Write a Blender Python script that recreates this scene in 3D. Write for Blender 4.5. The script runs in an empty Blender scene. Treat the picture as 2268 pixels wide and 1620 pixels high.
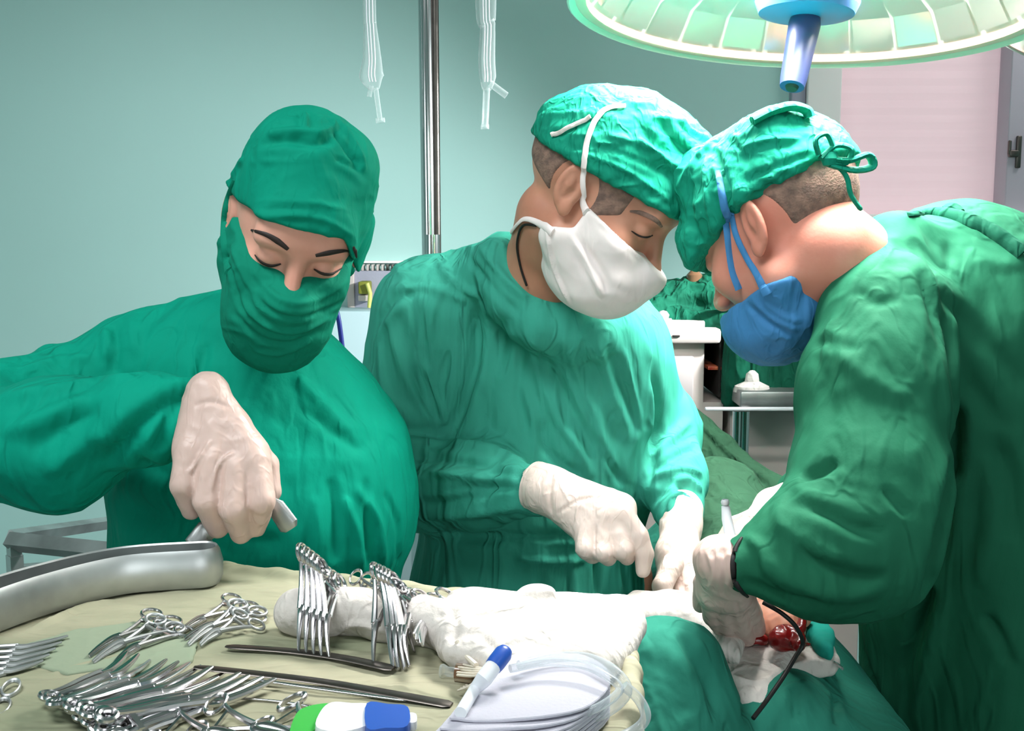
import bpy, math, random
import numpy as np
from mathutils import Vector, Matrix
from mathutils.bvhtree import BVHTree

random.seed(7)
SC = bpy.context.scene
COL = SC.collection
R = math.radians

# ------------------------------------------------------------------ camera
FPX = 2430.0                       # focal length for a 2268 px wide frame
PITCH = math.atan(290.0 / FPX)
CAMZ = 1.5
cam_d = bpy.data.cameras.new('camera'); cam = bpy.data.objects.new('camera', cam_d); COL.objects.link(cam)
cam_d.sensor_width = 36.0; cam_d.sensor_fit = 'HORIZONTAL'; cam_d.lens = 36.0 * FPX / 2268.0
cam_d.clip_start = 0.05
cam.location = (0, 0, CAMZ); cam.rotation_euler = (R(90) - PITCH, 0, 0)
SC.camera = cam

# ------------------------------------------------------------------ view, world
SC.view_settings.view_transform = 'Standard'; SC.view_settings.look = 'None'
SC.view_settings.gamma = 1.0; SC.view_settings.exposure = 0.0
SC.view_settings.use_curve_mapping = False
w = bpy.data.worlds.new('world'); SC.world = w; w.use_nodes = True
w.node_tree.nodes['Background'].inputs[0].default_value = (0.85, 0.95, 1.0, 1)
w.node_tree.nodes['Background'].inputs[1].default_value = 0.3

def P(px, py, Y):
    """world point seen at photo pixel (px, py) standing at depth Y"""
    u = (px - 1134) / FPX; v = (810 - py) / FPX
    c, s = math.cos(PITCH), math.sin(PITCH)
    d = Vector((u, c + s * v, -s + c * v))
    return Vector((0, 0, CAMZ)) + d * (Y / d.y)
def DIR(px, py):
    return (P(px, py, 1.0) - Vector((0, 0, CAMZ))).normalized()
def T(px, py, z):
    d = DIR(px, py); o = Vector((0, 0, CAMZ))
    return o + d * ((z - CAMZ) / d.z)

# ------------------------------------------------------------------ lights
def area(name, loc, target, size, power, color=(1, 1, 1), shape='RECTANGLE', size_y=None, spread=180):
    l = bpy.data.lights.new(name, 'AREA'); l.energy = power; l.color = color
    l.shape = shape; l.size = size; l.spread = R(spread)
    if shape in ('RECTANGLE', 'ELLIPSE'): l.size_y = size_y or size
    o = bpy.data.objects.new(name, l); COL.objects.link(o); o.location = loc
    o.rotation_euler = (Vector(target) - Vector(loc)).to_track_quat('-Z', 'Y').to_euler()
    return o
LAMP_C = P(1787, 16, 1.46)
LAMP_T = Vector((0.34, 1.32, 1.03))
LAMP_N = Vector((-0.07, -0.06, -1.0)).normalized()           # the way the dome faces
for dx, dy, pw in ((-.17, -.04, 5.5), (.16, 0, 2.5), (-.03, -.17, 6.5), (0, .16, 2.5)):
    area('surgical_lamp_light', LAMP_C + LAMP_N * 0.012 + Vector((dx, dy, -.07 * dx - .06 * dy)) * -1 * -1, LAMP_C + LAMP_N + Vector((dx, dy, 0)), 0.20, pw, (1.0, 0.99, 0.95), 'DISK', spread=105)
area('overhead_light', (-0.7, 0.35, 2.9), (-0.3, 1.3, 1.2), 1.1, 15, (0.95, 0.99, 1.0), size_y=0.6, spread=110)
area('overhead_light', (1.5, 0.2, 2.9), (0.7, 1.3, 1.2), 1.1, 2.5, (0.97, 1.0, 1.0), size_y=0.6, spread=110)
area('fill_light', (-2.1, -0.6, 1.7), (0.1, 1.6, 1.3), 1.2, 13, (0.93, 0.98, 1.0), size_y=1.0)  # added soft fill from the left, no window in that wall
area('fill_light', (0.9, -1.5, 1.5), (0.4, 1.5, 1.1), 1.6, 21, (0.95, 0.98, 1.0), size_y=1.0)  # added fill from behind the camera, lifts the fronts of the gowns
def spot(name, loc, target, power, deg, blend, radius, color=(1, 1, 1)):
    l = bpy.data.lights.new(name, 'SPOT'); l.energy = power; l.spot_size = R(deg); l.spot_blend = blend
    l.shadow_soft_size = radius; l.color = color
    o = bpy.data.objects.new(name, l); COL.objects.link(o); o.location = loc
    o.rotation_euler = (Vector(target) - Vector(loc)).to_track_quat('-Z', 'Y').to_euler(); return o
spot('surgical_lamp_beam', LAMP_C + LAMP_N * 0.10 + Vector((-.02, -.02, 0)), (0.27, 1.22, 1.05), 36, 29, 0.9, 0.05, (1.0, 0.99, 0.95))
area('overhead_light', (1.9, 2.5, 2.9), (1.5, 2.9, 1.5), 0.6, 13, (1.0, 0.98, 0.98))  # added lamp to brighten the window frame and blind, no fixture there
spot('wall_wash_spot', (0.99, 1.93, 1.82), (0.75, 3.2, 0.9), 75, 56, 1.0, 0.05, (0.96, 1.0, 1.0))  # added spot brightening the far wall low on the right
spot('wall_wash_spot', (0.99, 1.93, 1.82), (-1.75, 3.2, .95), 215, 76, 1.0, 0.05, (0.96, 1.0, 1.0))  # added spot washing the left of the far wall, set beside the satellite dome

# ------------------------------------------------------------------ materials
def lin(c):
    return tuple(((x / 255.0) / 12.92 if x / 255.0 <= 0.04045 else ((x / 255.0 + 0.055) / 1.055) ** 2.4) for x in c)
def mat(name, rgb, rough=0.6, metal=0.0, bump=0.0, bscale=60.0, spec=0.5, trans=0.0, var=0.0, vscale=8.0, rgb2=None,
        stretch=None, sss=0.0, alpha=1.0, emit=0.0, sheen=0.0, coat=0.0, crease=0.0, cscale=9.0):
    m = bpy.data.materials.new(name); m.use_nodes = True
    nt = m.node_tree; b = nt.nodes['Principled BSDF']
    col = lin(rgb) + (1,)
    b.inputs['Base Color'].default_value = col
    b.inputs['Roughness'].default_value = rough; b.inputs['Metallic'].default_value = metal
    b.inputs['Specular IOR Level'].default_value = spec
    b.inputs['Transmission Weight'].default_value = trans
    b.inputs['Alpha'].default_value = alpha
    b.inputs['Sheen Weight'].default_value = sheen
    b.inputs['Coat Weight'].default_value = coat
    if sss:
        b.inputs['Subsurface Weight'].default_value = sss
        b.inputs['Subsurface Radius'].default_value = (0.012, 0.005, 0.003)
        b.inputs['Subsurface Scale'].default_value = 0.5
    if emit:
        b.inputs['Emission Color'].default_value = col; b.inputs['Emission Strength'].default_value = emit
    tc = nt.nodes.new('ShaderNodeTexCoord'); mp = nt.nodes.new('ShaderNodeMapping')
    nt.links.new(tc.outputs['Object'], mp.inputs[0])
    if stretch: mp.inputs['Scale'].default_value = stretch
    if var or rgb2:
        n = nt.nodes.new('ShaderNodeTexNoise'); n.inputs['Scale'].default_value = vscale; n.inputs['Detail'].default_value = 5
        nt.links.new(mp.outputs[0], n.inputs[0])
        r = nt.nodes.new('ShaderNodeValToRGB'); r.color_ramp.elements[0].position = 0.35; r.color_ramp.elements[1].position = 0.65
        c2 = lin(rgb2) if rgb2 else tuple(x * (1 - var) for x in col[:3])
        r.color_ramp.elements[0].color = tuple(c2) + (1,); r.color_ramp.elements[1].color = col
        nt.links.new(n.outputs[0], r.inputs[0]); nt.links.new(r.outputs[0], b.inputs['Base Color'])
    if bump:
        n = nt.nodes.new('ShaderNodeTexNoise'); n.inputs['Scale'].default_value = bscale; n.inputs['Detail'].default_value = 6
        nt.links.new(mp.outputs[0], n.inputs[0])
        bp = nt.nodes.new('ShaderNodeBump'); bp.inputs['Strength'].default_value = 1.0; bp.inputs['Distance'].default_value = bump
        nt.links.new(n.outputs[0], bp.inputs['Height']); nt.links.new(bp.outputs[0], b.inputs['Normal'])
        if crease:                          # sharp cloth wrinkles: ridges where two noise levels meet
            prev = bp
            for sc_, am, rt_ in ((cscale, crease, (0.5, 0.3, 0.9)), (cscale * 2.3, crease * .45, (-0.4, 0.9, -0.5))):
                m2 = nt.nodes.new('ShaderNodeMapping'); m2.inputs['Rotation'].default_value = rt_; m2.inputs['Scale'].default_value = (1, 1, 0.38)
                nt.links.new(mp.outputs[0], m2.inputs[0])
                n2 = nt.nodes.new('ShaderNodeTexNoise'); n2.inputs['Scale'].default_value = sc_; n2.inputs['Detail'].default_value = 2; n2.inputs['Distortion'].default_value = 0.6
                nt.links.new(m2.outputs[0], n2.inputs[0])
                s_ = nt.nodes.new('ShaderNodeMath'); s_.operation = 'SUBTRACT'; s_.inputs[1].default_value = 0.5; nt.links.new(n2.outputs[0], s_.inputs[0])
                a_ = nt.nodes.new('ShaderNodeMath'); a_.operation = 'ABSOLUTE'; nt.links.new(s_.outputs[0], a_.inputs[0])
                r_ = nt.nodes.new('ShaderNodeMapRange'); r_.interpolation_type = 'SMOOTHSTEP'; r_.inputs['From Min'].default_value = 0.0; r_.inputs['From Max'].default_value = 0.10
                r_.inputs['To Min'].default_value = 1.0; r_.inputs['To Max'].default_value = 0.0; nt.links.new(a_.outputs[0], r_.inputs['Value'])
                b2 = nt.nodes.new('ShaderNodeBump'); b2.inputs['Strength'].default_value = 0.8; b2.inputs['Distance'].default_value = am
                nt.links.new(r_.outputs[0], b2.inputs['Height']); nt.links.new(prev.outputs[0], b2.inputs['Normal']); prev = b2
            nt.links.new(prev.outputs[0], b.inputs['Normal'])
    return m
M = {}
M['wall'] = mat('wall_paint', (178, 217, 212), 0.55, bump=0.0004, bscale=30, var=0.04, vscale=1.5)
M['ceiling'] = mat('ceiling_paint', (120, 142, 134), 0.8)
M['floor'] = mat('floor_terrazzo', (120, 140, 135), 0.4, var=0.2, vscale=60)
M['gown_bright'] = mat('gown_bright_green', (0, 150, 124), 0.8, bump=0.0026, bscale=38, var=0.12, vscale=10, spec=0.12, stretch=(1, 1, 0.5), crease=0.0035, cscale=9)
M['gown_mid'] = mat('gown_sea_green', (62, 162, 142), 0.8, bump=0.0028, bscale=34, var=0.12, vscale=9, spec=0.12, stretch=(1, 1, 0.45), crease=0.004, cscale=10)
M['gown_dark'] = mat('gown_forest_green', (30, 98, 72), 0.8, bump=0.0022, bscale=30, var=0.10, vscale=8, spec=0.12, stretch=(1, 1, 0.5), crease=0.0035, cscale=8)
M['cap_bright'] = mat('cap_green', (0, 138, 112), 0.8, bump=0.0008, bscale=60, var=0.08, vscale=20, spec=0.12, crease=0.001, cscale=18)
M['cap_mid'] = mat('cap_teal', (22, 150, 122), 0.75, bump=0.0014, bscale=55, var=0.2, vscale=30, spec=0.12, crease=0.0022, cscale=22)
M['mask_green'] = mat('mask_green', (8, 130, 104), 0.85, bump=0.0007, bscale=70, var=0.08, vscale=20, spec=0.15, crease=0.0008, cscale=20)
M['mask_white'] = mat('mask_white', (244, 232, 230), 0.8, bump=0.0005, bscale=60, crease=0.0008, cscale=14)
M['mask_blue'] = mat('mask_blue', (60, 132, 190), 0.75, bump=0.0008, bscale=55, var=0.15, vscale=25, crease=0.0014, cscale=20)
M['drape'] = mat('drape_green', (42, 122, 104), 0.85, bump=0.0016, bscale=30, var=0.12, vscale=10, spec=0.15, crease=0.003, cscale=9)
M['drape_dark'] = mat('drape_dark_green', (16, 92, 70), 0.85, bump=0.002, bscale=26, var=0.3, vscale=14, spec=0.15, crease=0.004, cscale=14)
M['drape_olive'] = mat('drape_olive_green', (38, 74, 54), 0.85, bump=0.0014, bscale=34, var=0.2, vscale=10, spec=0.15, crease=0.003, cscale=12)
M['teal'] = mat('towel_teal', (30, 150, 135), 0.85, bump=0.0015, bscale=50, spec=0.15)
M['skin'] = mat('skin', (224, 165, 145), 0.5, bump=0.0002, bscale=220, sss=0.12, rgb2=(212, 148, 128), vscale=18)
M['skin_tan'] = mat('skin_tan', (205, 146, 120), 0.5, bump=0.0002, bscale=220, sss=0.12, rgb2=(190, 128, 104), vscale=16)
M['skin_pink'] = mat('skin_pink', (224, 158, 138), 0.5, bump=0.0002, bscale=220, sss=0.12, rgb2=(212, 136, 116), vscale=14)
M['stubble'] = mat('cropped_hair', (104, 84, 76), 0.9, bump=0.0012, bscale=420, rgb2=(150, 118, 104), vscale=90)
M['hair'] = mat('dark_hair', (38, 24, 20), 0.6, bump=0.0005, bscale=300)
M['glove'] = mat('latex_glove', (238, 216, 206), 0.42, bump=0.0009, bscale=45, sss=0.05, var=0.04, vscale=20, crease=0.001, cscale=26)
M['glove_pink'] = mat('latex_glove_pink', (206, 178, 168), 0.45, bump=0.0008, bscale=40, sss=0.05, var=0.05, vscale=20, crease=0.0009, cscale=22)
M['towel'] = mat('white_towel', (208, 201, 195), 0.9, bump=0.0012, bscale=160, var=0.03, vscale=30, crease=0.0018, cscale=16)
M['gauze'] = mat('gauze', (190, 188, 200), 0.9, bump=0.0006, bscale=300)
M['linen'] = mat('tray_linen', (168, 163, 138), 0.85, bump=0.0014, bscale=24, rgb2=(128, 134, 108), vscale=6, stretch=(0.6, 1.6, 1), crease=0.002, cscale=9)
M['steel'] = mat('stainless_steel', (205, 203, 205), 0.22, metal=1.0, bump=0.0001, bscale=50)
M['steel_soft'] = mat('brushed_steel', (196, 200, 200), 0.42, metal=.85, rgb2=(150, 152, 152), vscale=9, stretch=(1, 1, 1))
M['steel_dark'] = mat('dark_steel', (104, 98, 94), 0.35, metal=1.0, var=0.2, vscale=30)
M['chrome'] = mat('chrome', (215, 212, 214), 0.16, metal=1.0)
M['enamel'] = mat('cream_enamel', (196, 184, 180), 0.45, var=0.03)
M['enamel_shade'] = mat('grey_panel', (186, 176, 176), 0.5)
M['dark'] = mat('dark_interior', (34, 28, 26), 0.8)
M['white_paint'] = mat('white_paint', (250, 244, 242), 0.4)
M['pink'] = mat('pink_blind', (224, 200, 205), 0.8, emit=.45, bump=0.0004, bscale=12, var=0.05, vscale=5, stretch=(0.3, 1, 8))  # emission stands in for daylight coming through the blind
M['lilac'] = mat('lilac_paint', (188, 180, 192), 0.5)
M['blue_plastic'] = mat('blue_plastic', (38, 84, 176), 0.35)
M['blue_cable'] = mat('blue_cable', (18, 34, 120), 0.4)
M['lamp_blue'] = mat('lamp_blue', (70, 110, 165), 0.35)
M['handle_blue'] = mat('handle_grey_blue', (44, 54, 98), 0.4)
M['lamp_rim'] = mat('lamp_rim', (255, 205, 185), 0.3, coat=0.3)
M['lamp_shell'] = mat('lamp_shell', (214, 216, 206), 0.35)
M['mirror'] = mat('mirror_facets', (226, 212, 206), 0.10, metal=1.0)
M['green_plastic'] = mat('green_film', (60, 176, 70), 0.4)
M['white_plastic'] = mat('white_plastic', (232, 234, 240), 0.35)
M['black'] = mat('black_rubber', (22, 18, 18), 0.5)
M['blood'] = mat('blood', (140, 16, 18), 0.25, var=0.4, vscale=60, coat=0.4)
M['tissue'] = mat('tissue', (206, 120, 82), 0.35, bump=0.002, bscale=90, rgb2=(170, 50, 36), vscale=50)
M['amber'] = mat('amber_glass', (150, 112, 84), 0.15, trans=0.5)
M['thread'] = mat('suture_thread', (222, 212, 196), 0.6)
M['olive'] = mat('olive_box', (128, 130, 40), 0.6)
M['yellow'] = mat('yellow_tube', (206, 206, 110), 0.5)
M['rack_grey'] = mat('rack_grey', (160, 160, 176), 0.7, bump=0.001, bscale=80)
def clear_mat(name, rgb, a, rough=0.05):
    m = bpy.data.materials.new(name); m.use_nodes = True; nt = m.node_tree; nt.nodes.clear()
    out = nt.nodes.new('ShaderNodeOutputMaterial'); mix = nt.nodes.new('ShaderNodeMixShader')
    tr = nt.nodes.new('ShaderNodeBsdfTransparent'); pr = nt.nodes.new('ShaderNodeBsdfPrincipled')
    pr.inputs['Base Color'].default_value = lin(rgb) + (1,); pr.inputs['Roughness'].default_value = rough
    fr = nt.nodes.new('ShaderNodeLayerWeight'); fr.inputs[0].default_value = 0.35
    mul = nt.nodes.new('ShaderNodeMath'); mul.operation = 'MULTIPLY_ADD'; mul.inputs[1].default_value = 0.6; mul.inputs[2].default_value = a
    mul.use_clamp = True
    nt.links.new(fr.outputs['Facing'], mul.inputs[0]); nt.links.new(mul.outputs[0], mix.inputs[0])
    nt.links.new(tr.outputs[0], mix.inputs[1]); nt.links.new(pr.outputs[0], mix.inputs[2]); nt.links.new(mix.outputs[0], out.inputs[0])
    return m
M['clear'] = clear_mat('clear_plastic', (232, 240, 240), 0.10)
M['pane'] = clear_mat('window_glass', (235, 230, 235), 0.0)
M['glass'] = clear_mat('lamp_glass', (232, 238, 235), 0.10)
M['tubing'] = clear_mat('clear_tubing', (205, 214, 218), 0.22)

# ------------------------------------------------------------------ object helpers
def tag(o, label=None, cat=None, group=None, kind=None):
    if label: o['label'] = label
    if cat: o['category'] = cat
    if group: o['group'] = group
    if kind: o['kind'] = kind
    return o
def link_mesh(name, me, material, parent=None, smooth=True):
    o = bpy.data.objects.new(name, me); COL.objects.link(o)
    me.materials.append(material)
    if smooth: me.polygons.foreach_set('use_smooth', [True] * len(me.polygons))
    if parent: o.parent = parent
    return o
def empty(name, label, cat, group=None, loc=(0, 0, 0)):
    o = bpy.data.objects.new(name, None); COL.objects.link(o); o.location = loc; o.empty_display_size = 0.05
    return tag(o, label, cat, group)

class MB:
    """collects simple solids, built as ONE mesh"""
    def __init__(s): s.v = []; s.f = []
    def add(s, vs, fs):
        n = len(s.v); s.v += [tuple(x) for x in vs]; s.f += [tuple(n + i for i in f) for f in fs]
    def box(s, c, d, rot=None, bev=0.0):
        hx, hy, hz = (x / 2 for x in d); c = Vector(c)
        b = min(bev, hx * .9, hy * .9, hz * .9)
        if b <= 0:
            vs = [Vector((x, y, z)) for x in (-hx, hx) for y in (-hy, hy) for z in (-hz, hz)]
            fs = [(0, 1, 3, 2), (4, 6, 7, 5), (0, 4, 5, 1), (2, 3, 7, 6), (0, 2, 6, 4), (1, 5, 7, 3)]
        else:                                   # a lathe-like stack of rounded outlines
            vs = []; fs = []; rings = []
            for z, ins in ((-hz, b), (-hz + b * .3, b * .3), (-hz + b, 0), (hz - b, 0), (hz - b * .3, b * .3), (hz, b)):
                ring = []
                for sx, sy, a0 in ((1, 1, 0), (-1, 1, 90), (-1, -1, 180), (1, -1, 270)):
                    for k in range(4):
                        a = R(a0 + k * 30); rr = b
                        ring.append(len(vs))
                        vs.append(Vector((sx * (hx - b) + math.cos(a) * (rr - ins), sy * (hy - b) + math.sin(a) * (rr - ins), z)))
                rings.append(ring)
            for r0, r1 in zip(rings, rings[1:]):
                for i in range(16): j = (i + 1) % 16; fs.append((r0[i], r0[j], r1[j], r1[i]))
            fs.append(tuple(reversed(rings[0]))); fs.append(tuple(rings[-1]))
        if rot is not None: vs = [rot @ x for x in vs]
        s.add([x + c for x in vs], fs); return s
    def tube(s, pts, r, seg=10, closed=False, flat=1.0, up=(0, 0, 1), caps=True):
        pts = [Vector(p) for p in pts]; n = len(pts)
        rs = list(r) if hasattr(r, '__len__') else [r] * n
        vs = []; fs = []; side = None
        for i, p in enumerate(pts):
            if closed: t = pts[(i + 1) % n] - pts[i - 1]
            else: t = pts[min(i + 1, n - 1)] - pts[max(i - 1, 0)]
            t.normalize()
            if side is None:
                side = t.cross(Vector(up))
                if side.length < 1e-4: side = t.cross(Vector((1, 0, 0)))
            side = (side - t * side.dot(t)).normalized(); nn = side.cross(t).normalized()
            for k in range(seg):
                a = 2 * math.pi * k / seg
                vs.append(p + side * math.cos(a) * rs[i] + nn * math.sin(a) * rs[i] * flat)
        m = n if closed else n - 1
        for i in range(m):
            for k in range(seg):
                a, b = i * seg + k, i * seg + (k + 1) % seg; j = ((i + 1) % n) * seg
                fs.append((a, b, j + (k + 1) % seg, j + k))
        if caps and not closed:
            fs.append(tuple(range(seg - 1, -1, -1))); fs.append(tuple((n - 1) * seg + k for k in range(seg)))
        s.add(vs, fs); return s
    def lathe(s, prof, c=(0, 0, 0), rot=None, seg=48, sx=1.0, sy=1.0):
        vs = []; fs = []; c = Vector(c); n = len(prof)
        for r, z in prof:
            for k in range(seg):
                a = 2 * math.pi * k / seg; q = Vector((r * math.cos(a) * sx, r * math.sin(a) * sy, z))
                vs.append((rot @ q if rot is not None else q) + c)
        for i in range(n - 1):
            for k in range(seg):
                k2 = (k + 1) % seg
                fs.append((i * seg + k, i * seg + k2, (i + 1) * seg + k2, (i + 1) * seg + k))
        s.add(vs, fs); return s
    def loft(s, loops, cap0=True, cap1=True):
        """closed loops of equal length joined in order"""
        n = len(loops[0]); vs = [p for l in loops for p in l]; fs = []
        for i in range(len(loops) - 1):
            for k in range(n):
                k2 = (k + 1) % n; fs.append((i * n + k, i * n + k2, (i + 1) * n + k2, (i + 1) * n + k))
        if cap0: fs.append(tuple(range(n - 1, -1, -1)))
        if cap1: fs.append(tuple((len(loops) - 1) * n + k for k in range(n)))
        s.add(vs, fs); return s
    def build(s, name, material, parent=None, smooth=True):
        me = bpy.data.meshes.new(name); me.from_pydata(s.v, [], s.f); me.update()
        o = link_mesh(name, me, material, parent, smooth)
        if smooth:
            try: me.set_sharp_from_angle(angle=R(40))
            except Exception: pass
        return o

def smooth_pts(pts, n=8, closed=False):
    """Catmull-Rom through the points"""
    pts = [Vector(p) for p in pts]; out = []; N = len(pts)
    rng = range(N if closed else N - 1)
    for i in rng:
        if closed: a, b, c, d = pts[i - 1], pts[i], pts[(i + 1) % N], pts[(i + 2) % N]
        else: a, b, c, d = pts[max(i - 1, 0)], pts[i], pts[i + 1], pts[min(i + 2, N - 1)]
        for k in range(n):
            t = k / n
            out.append(0.5 * ((2 * b) + (c - a) * t + (2 * a - 5 * b + 4 * c - d) * t * t + (3 * b - a - 3 * c + d) * t ** 3))
    if not closed: out.append(pts[-1])
    return out

# ------------------------------------------------------------------ noise
def vnoise(p, seed=0.0):
    i = np.floor(p); f = p - i; u = f * f * (3 - 2 * f)
    def h(dx, dy, dz):
        q = np.sin((i[:, 0] + dx) * 127.1 + (i[:, 1] + dy) * 311.7 + (i[:, 2] + dz) * 74.7 + seed * 17.3) * 43758.5453
        return (q - np.floor(q)) * 2 - 1
    x, y, z = u[:, 0], u[:, 1], u[:, 2]
    def mixx(dy, dz): return h(0, dy, dz) * (1 - x) + h(1, dy, dz) * x
    a = mixx(0, 0) * (1 - y) + mixx(1, 0) * y; b = mixx(0, 1) * (1 - y) + mixx(1, 1) * y
    return a * (1 - z) + b * z
def ridged(p, seed=0.0):
    n = vnoise(p + 0.6 * np.stack([vnoise(p * 0.7, seed + 3), vnoise(p * 0.7, seed + 5), vnoise(p * 0.7, seed + 7)], 1), seed)
    return 1 - 2.2 * np.abs(n)

# ------------------------------------------------------------------ sculpting on a distance grid
def axis(lo, hi, h, fine=None, hf=None):
    if not fine: return np.arange(lo, hi + h, h)
    a, b = fine; a = max(a, lo); b = min(b, hi)
    l = np.linspace(lo, a, max(2, int((a - lo) / h) + 1))[:-1] if a > lo + 1e-6 else np.array([])
    m = np.arange(a, b, hf)
    r = np.linspace(m[-1] + hf, hi, max(2, int((hi - b) / h) + 1)) if hi > b + 1e-6 else np.array([])
    return np.concatenate([l, m, r])
class Sdf:
    def __init__(s, xs, ys, zs):
        s.xs, s.ys, s.zs = xs, ys, zs
        s.F = np.full((len(xs), len(ys), len(zs)), 9.0, np.float32)
        s.c0 = np.zeros(3); s.R0 = np.eye(3); s.sc = 1.0
    @classmethod
    def box(cls, lo, hi, h): return cls(*[axis(lo[i], hi[i], h) for i in range(3)])
    def frame(s, mtx=None):
        if mtx is None: s.c0 = np.zeros(3); s.R0 = np.eye(3); s.sc = 1.0
        else:
            s.c0 = np.array(mtx.to_translation()); s.R0 = np.array(mtx.to_quaternion().to_matrix()); s.sc = mtx.to_scale()[0]
    def w(s, p): return s.R0 @ (np.array(p, float) * s.sc) + s.c0
    def sl(s, lo, hi):
        out = []
        for a, l, h in zip((s.xs, s.ys, s.zs), lo, hi):
            i = np.searchsorted(a, l); j = np.searchsorted(a, h); out.append(slice(i, max(j, i)))
        return tuple(out)
    def op(s, fn, lo, hi, mode, k):
        pad = max(k * 1.3, 0.0) + 0.03
        q = s.sl([x - pad for x in lo], [x + pad for x in hi])
        if any(x.stop - x.start < 1 for x in q): return
        X = s.xs[q[0]][:, None, None]; Y = s.ys[q[1]][None, :, None]; Z = s.zs[q[2]][None, None, :]
        d = fn(X, Y, Z).astype(np.float32); A = s.F[q]
        k = max(k, 1e-5)
        if mode == 'u':
            h = np.clip(0.5 + 0.5 * (d - A) / k, 0, 1); s.F[q] = d * (1 - h) + A * h - k * h * (1 - h)
        elif mode == 's':
            d = -d; h = np.clip(0.5 - 0.5 * (d - A) / k, 0, 1); s.F[q] = d * (1 - h) + A * h + k * h * (1 - h)
    def ell(s, c, r, rot=None, k=0.01, mode='u'):
        c = s.w(c); r = np.array(r, float) * s.sc; Q = s.R0 @ (np.array(rot.to_3x3()) if rot is not None else np.eye(3)); rm = r.max()
        def fn(X, Y, Z):
            dx, dy, dz = X - c[0], Y - c[1], Z - c[2]
            a = (Q[0, 0] * dx + Q[1, 0] * dy + Q[2, 0] * dz) / r[0]
            b = (Q[0, 1] * dx + Q[1, 1] * dy + Q[2, 1] * dz) / r[1]
            e = (Q[0, 2] * dx + Q[1, 2] * dy + Q[2, 2] * dz) / r[2]
            k0 = np.sqrt(a * a + b * b + e * e); k1 = np.sqrt((a / r[0]) ** 2 + (b / r[1]) ** 2 + (e / r[2]) ** 2)
            return k0 * (k0 - 1) / np.maximum(k1, 1e-6)
        s.op(fn, c - rm, c + rm, mode, k * s.sc)
    def cone(s, a, b, ra, rb, k=0.01, mode='u'):
        a = s.w(a); b = s.w(b); ra *= s.sc; rb *= s.sc; ab = b - a; L = max((ab ** 2).sum(), 1e-9)
        def fn(X, Y, Z):
            dx, dy, dz = X - a[0], Y - a[1], Z - a[2]
            t = np.clip((dx * ab[0] + dy * ab[1] + dz * ab[2]) / L, 0, 1)
            return np.sqrt((dx - t * ab[0]) ** 2 + (dy - t * ab[1]) ** 2 + (dz - t * ab[2]) ** 2) - (ra + (rb - ra) * t)
        m = max(ra, rb); s.op(fn, np.minimum(a, b) - m, np.maximum(a, b) + m, mode, k * s.sc)
    def chain(s, pts, rs, k=0.01, mode='u'):
        for i in range(len(pts) - 1): s.cone(pts[i], pts[i + 1], rs[i], rs[i + 1], k, mode)
    def rbox(s, c, half, rot=None, rd=0.01, k=0.005, mode='u'):
        c = s.w(c); half = np.array(half, float) * s.sc; Q = s.R0 @ (np.array(rot.to_3x3()) if rot is not None else np.eye(3)); rm = math.sqrt((half ** 2).sum())
        def fn(X, Y, Z):
            dx, dy, dz = X - c[0], Y - c[1], Z - c[2]; q = []
            for i in range(3): q.append(np.abs(Q[0, i] * dx + Q[1, i] * dy + Q[2, i] * dz) - half[i] + rd)
            out = np.sqrt(sum(np.maximum(x, 0) ** 2 for x in q))
            return out + np.minimum(np.maximum(np.maximum(q[0], q[1]), q[2]), 0) - rd
        s.op(fn, c - rm, c + rm, mode, k * s.sc)
    def slab(s, poly, zf, th, k=0.01, rd=0.006, mode='u'):
        """cloth slab over an outline in plan; zf(X, Y) is its middle height"""
        P2 = np.array([(p[0], p[1]) for p in poly]); lo = list(P2.min(0)); hi = list(P2.max(0))
        def fn(X, Y, Z):
            x = X[:, :, 0]; y = Y[:, :, 0]; d = np.full(np.broadcast(x, y).shape, 9.0); ins = np.zeros(d.shape, bool)
            for i in range(len(P2)):
                a = P2[i]; b = P2[(i + 1) % len(P2)]; e = b - a; wx = x - a[0]; wy = y - a[1]
                t = np.clip((wx * e[0] + wy * e[1]) / max((e ** 2).sum(), 1e-12), 0, 1)
                d = np.minimum(d, np.hypot(wx - e[0] * t, wy - e[1] * t))
                c = ((a[1] > y) != (b[1] > y)) & (x < (b[0] - a[0]) * (y - a[1]) / (b[1] - a[1] + 1e-12) + a[0])
                ins ^= c
            d = np.where(ins, -d, d) + rd; zz = np.abs(Z - zf(x, y)[:, :, None]) - th + rd
            dd = d[:, :, None]
            return np.sqrt(np.maximum(dd, 0) ** 2 + np.maximum(zz, 0) ** 2) + np.minimum(np.maximum(dd, zz), 0) - rd
        s.op(fn, lo + [s.zs[0]], hi + [s.zs[-1]], mode, k)
    def local(s):
        X = s.xs[:, None, None] - s.c0[0]; Y = s.ys[None, :, None] - s.c0[1]; Z = s.zs[None, None, :] - s.c0[2]; Q = s.R0
        return [((Q[0, i] * X + Q[1, i] * Y + Q[2, i] * Z) / s.sc).astype(np.float32) for i in range(3)]
    def clone(s):
        c = Sdf(s.xs, s.ys, s.zs); c.F = s.F.copy(); c.c0, c.R0, c.sc = s.c0, s.R0, s.sc; return c
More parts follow.
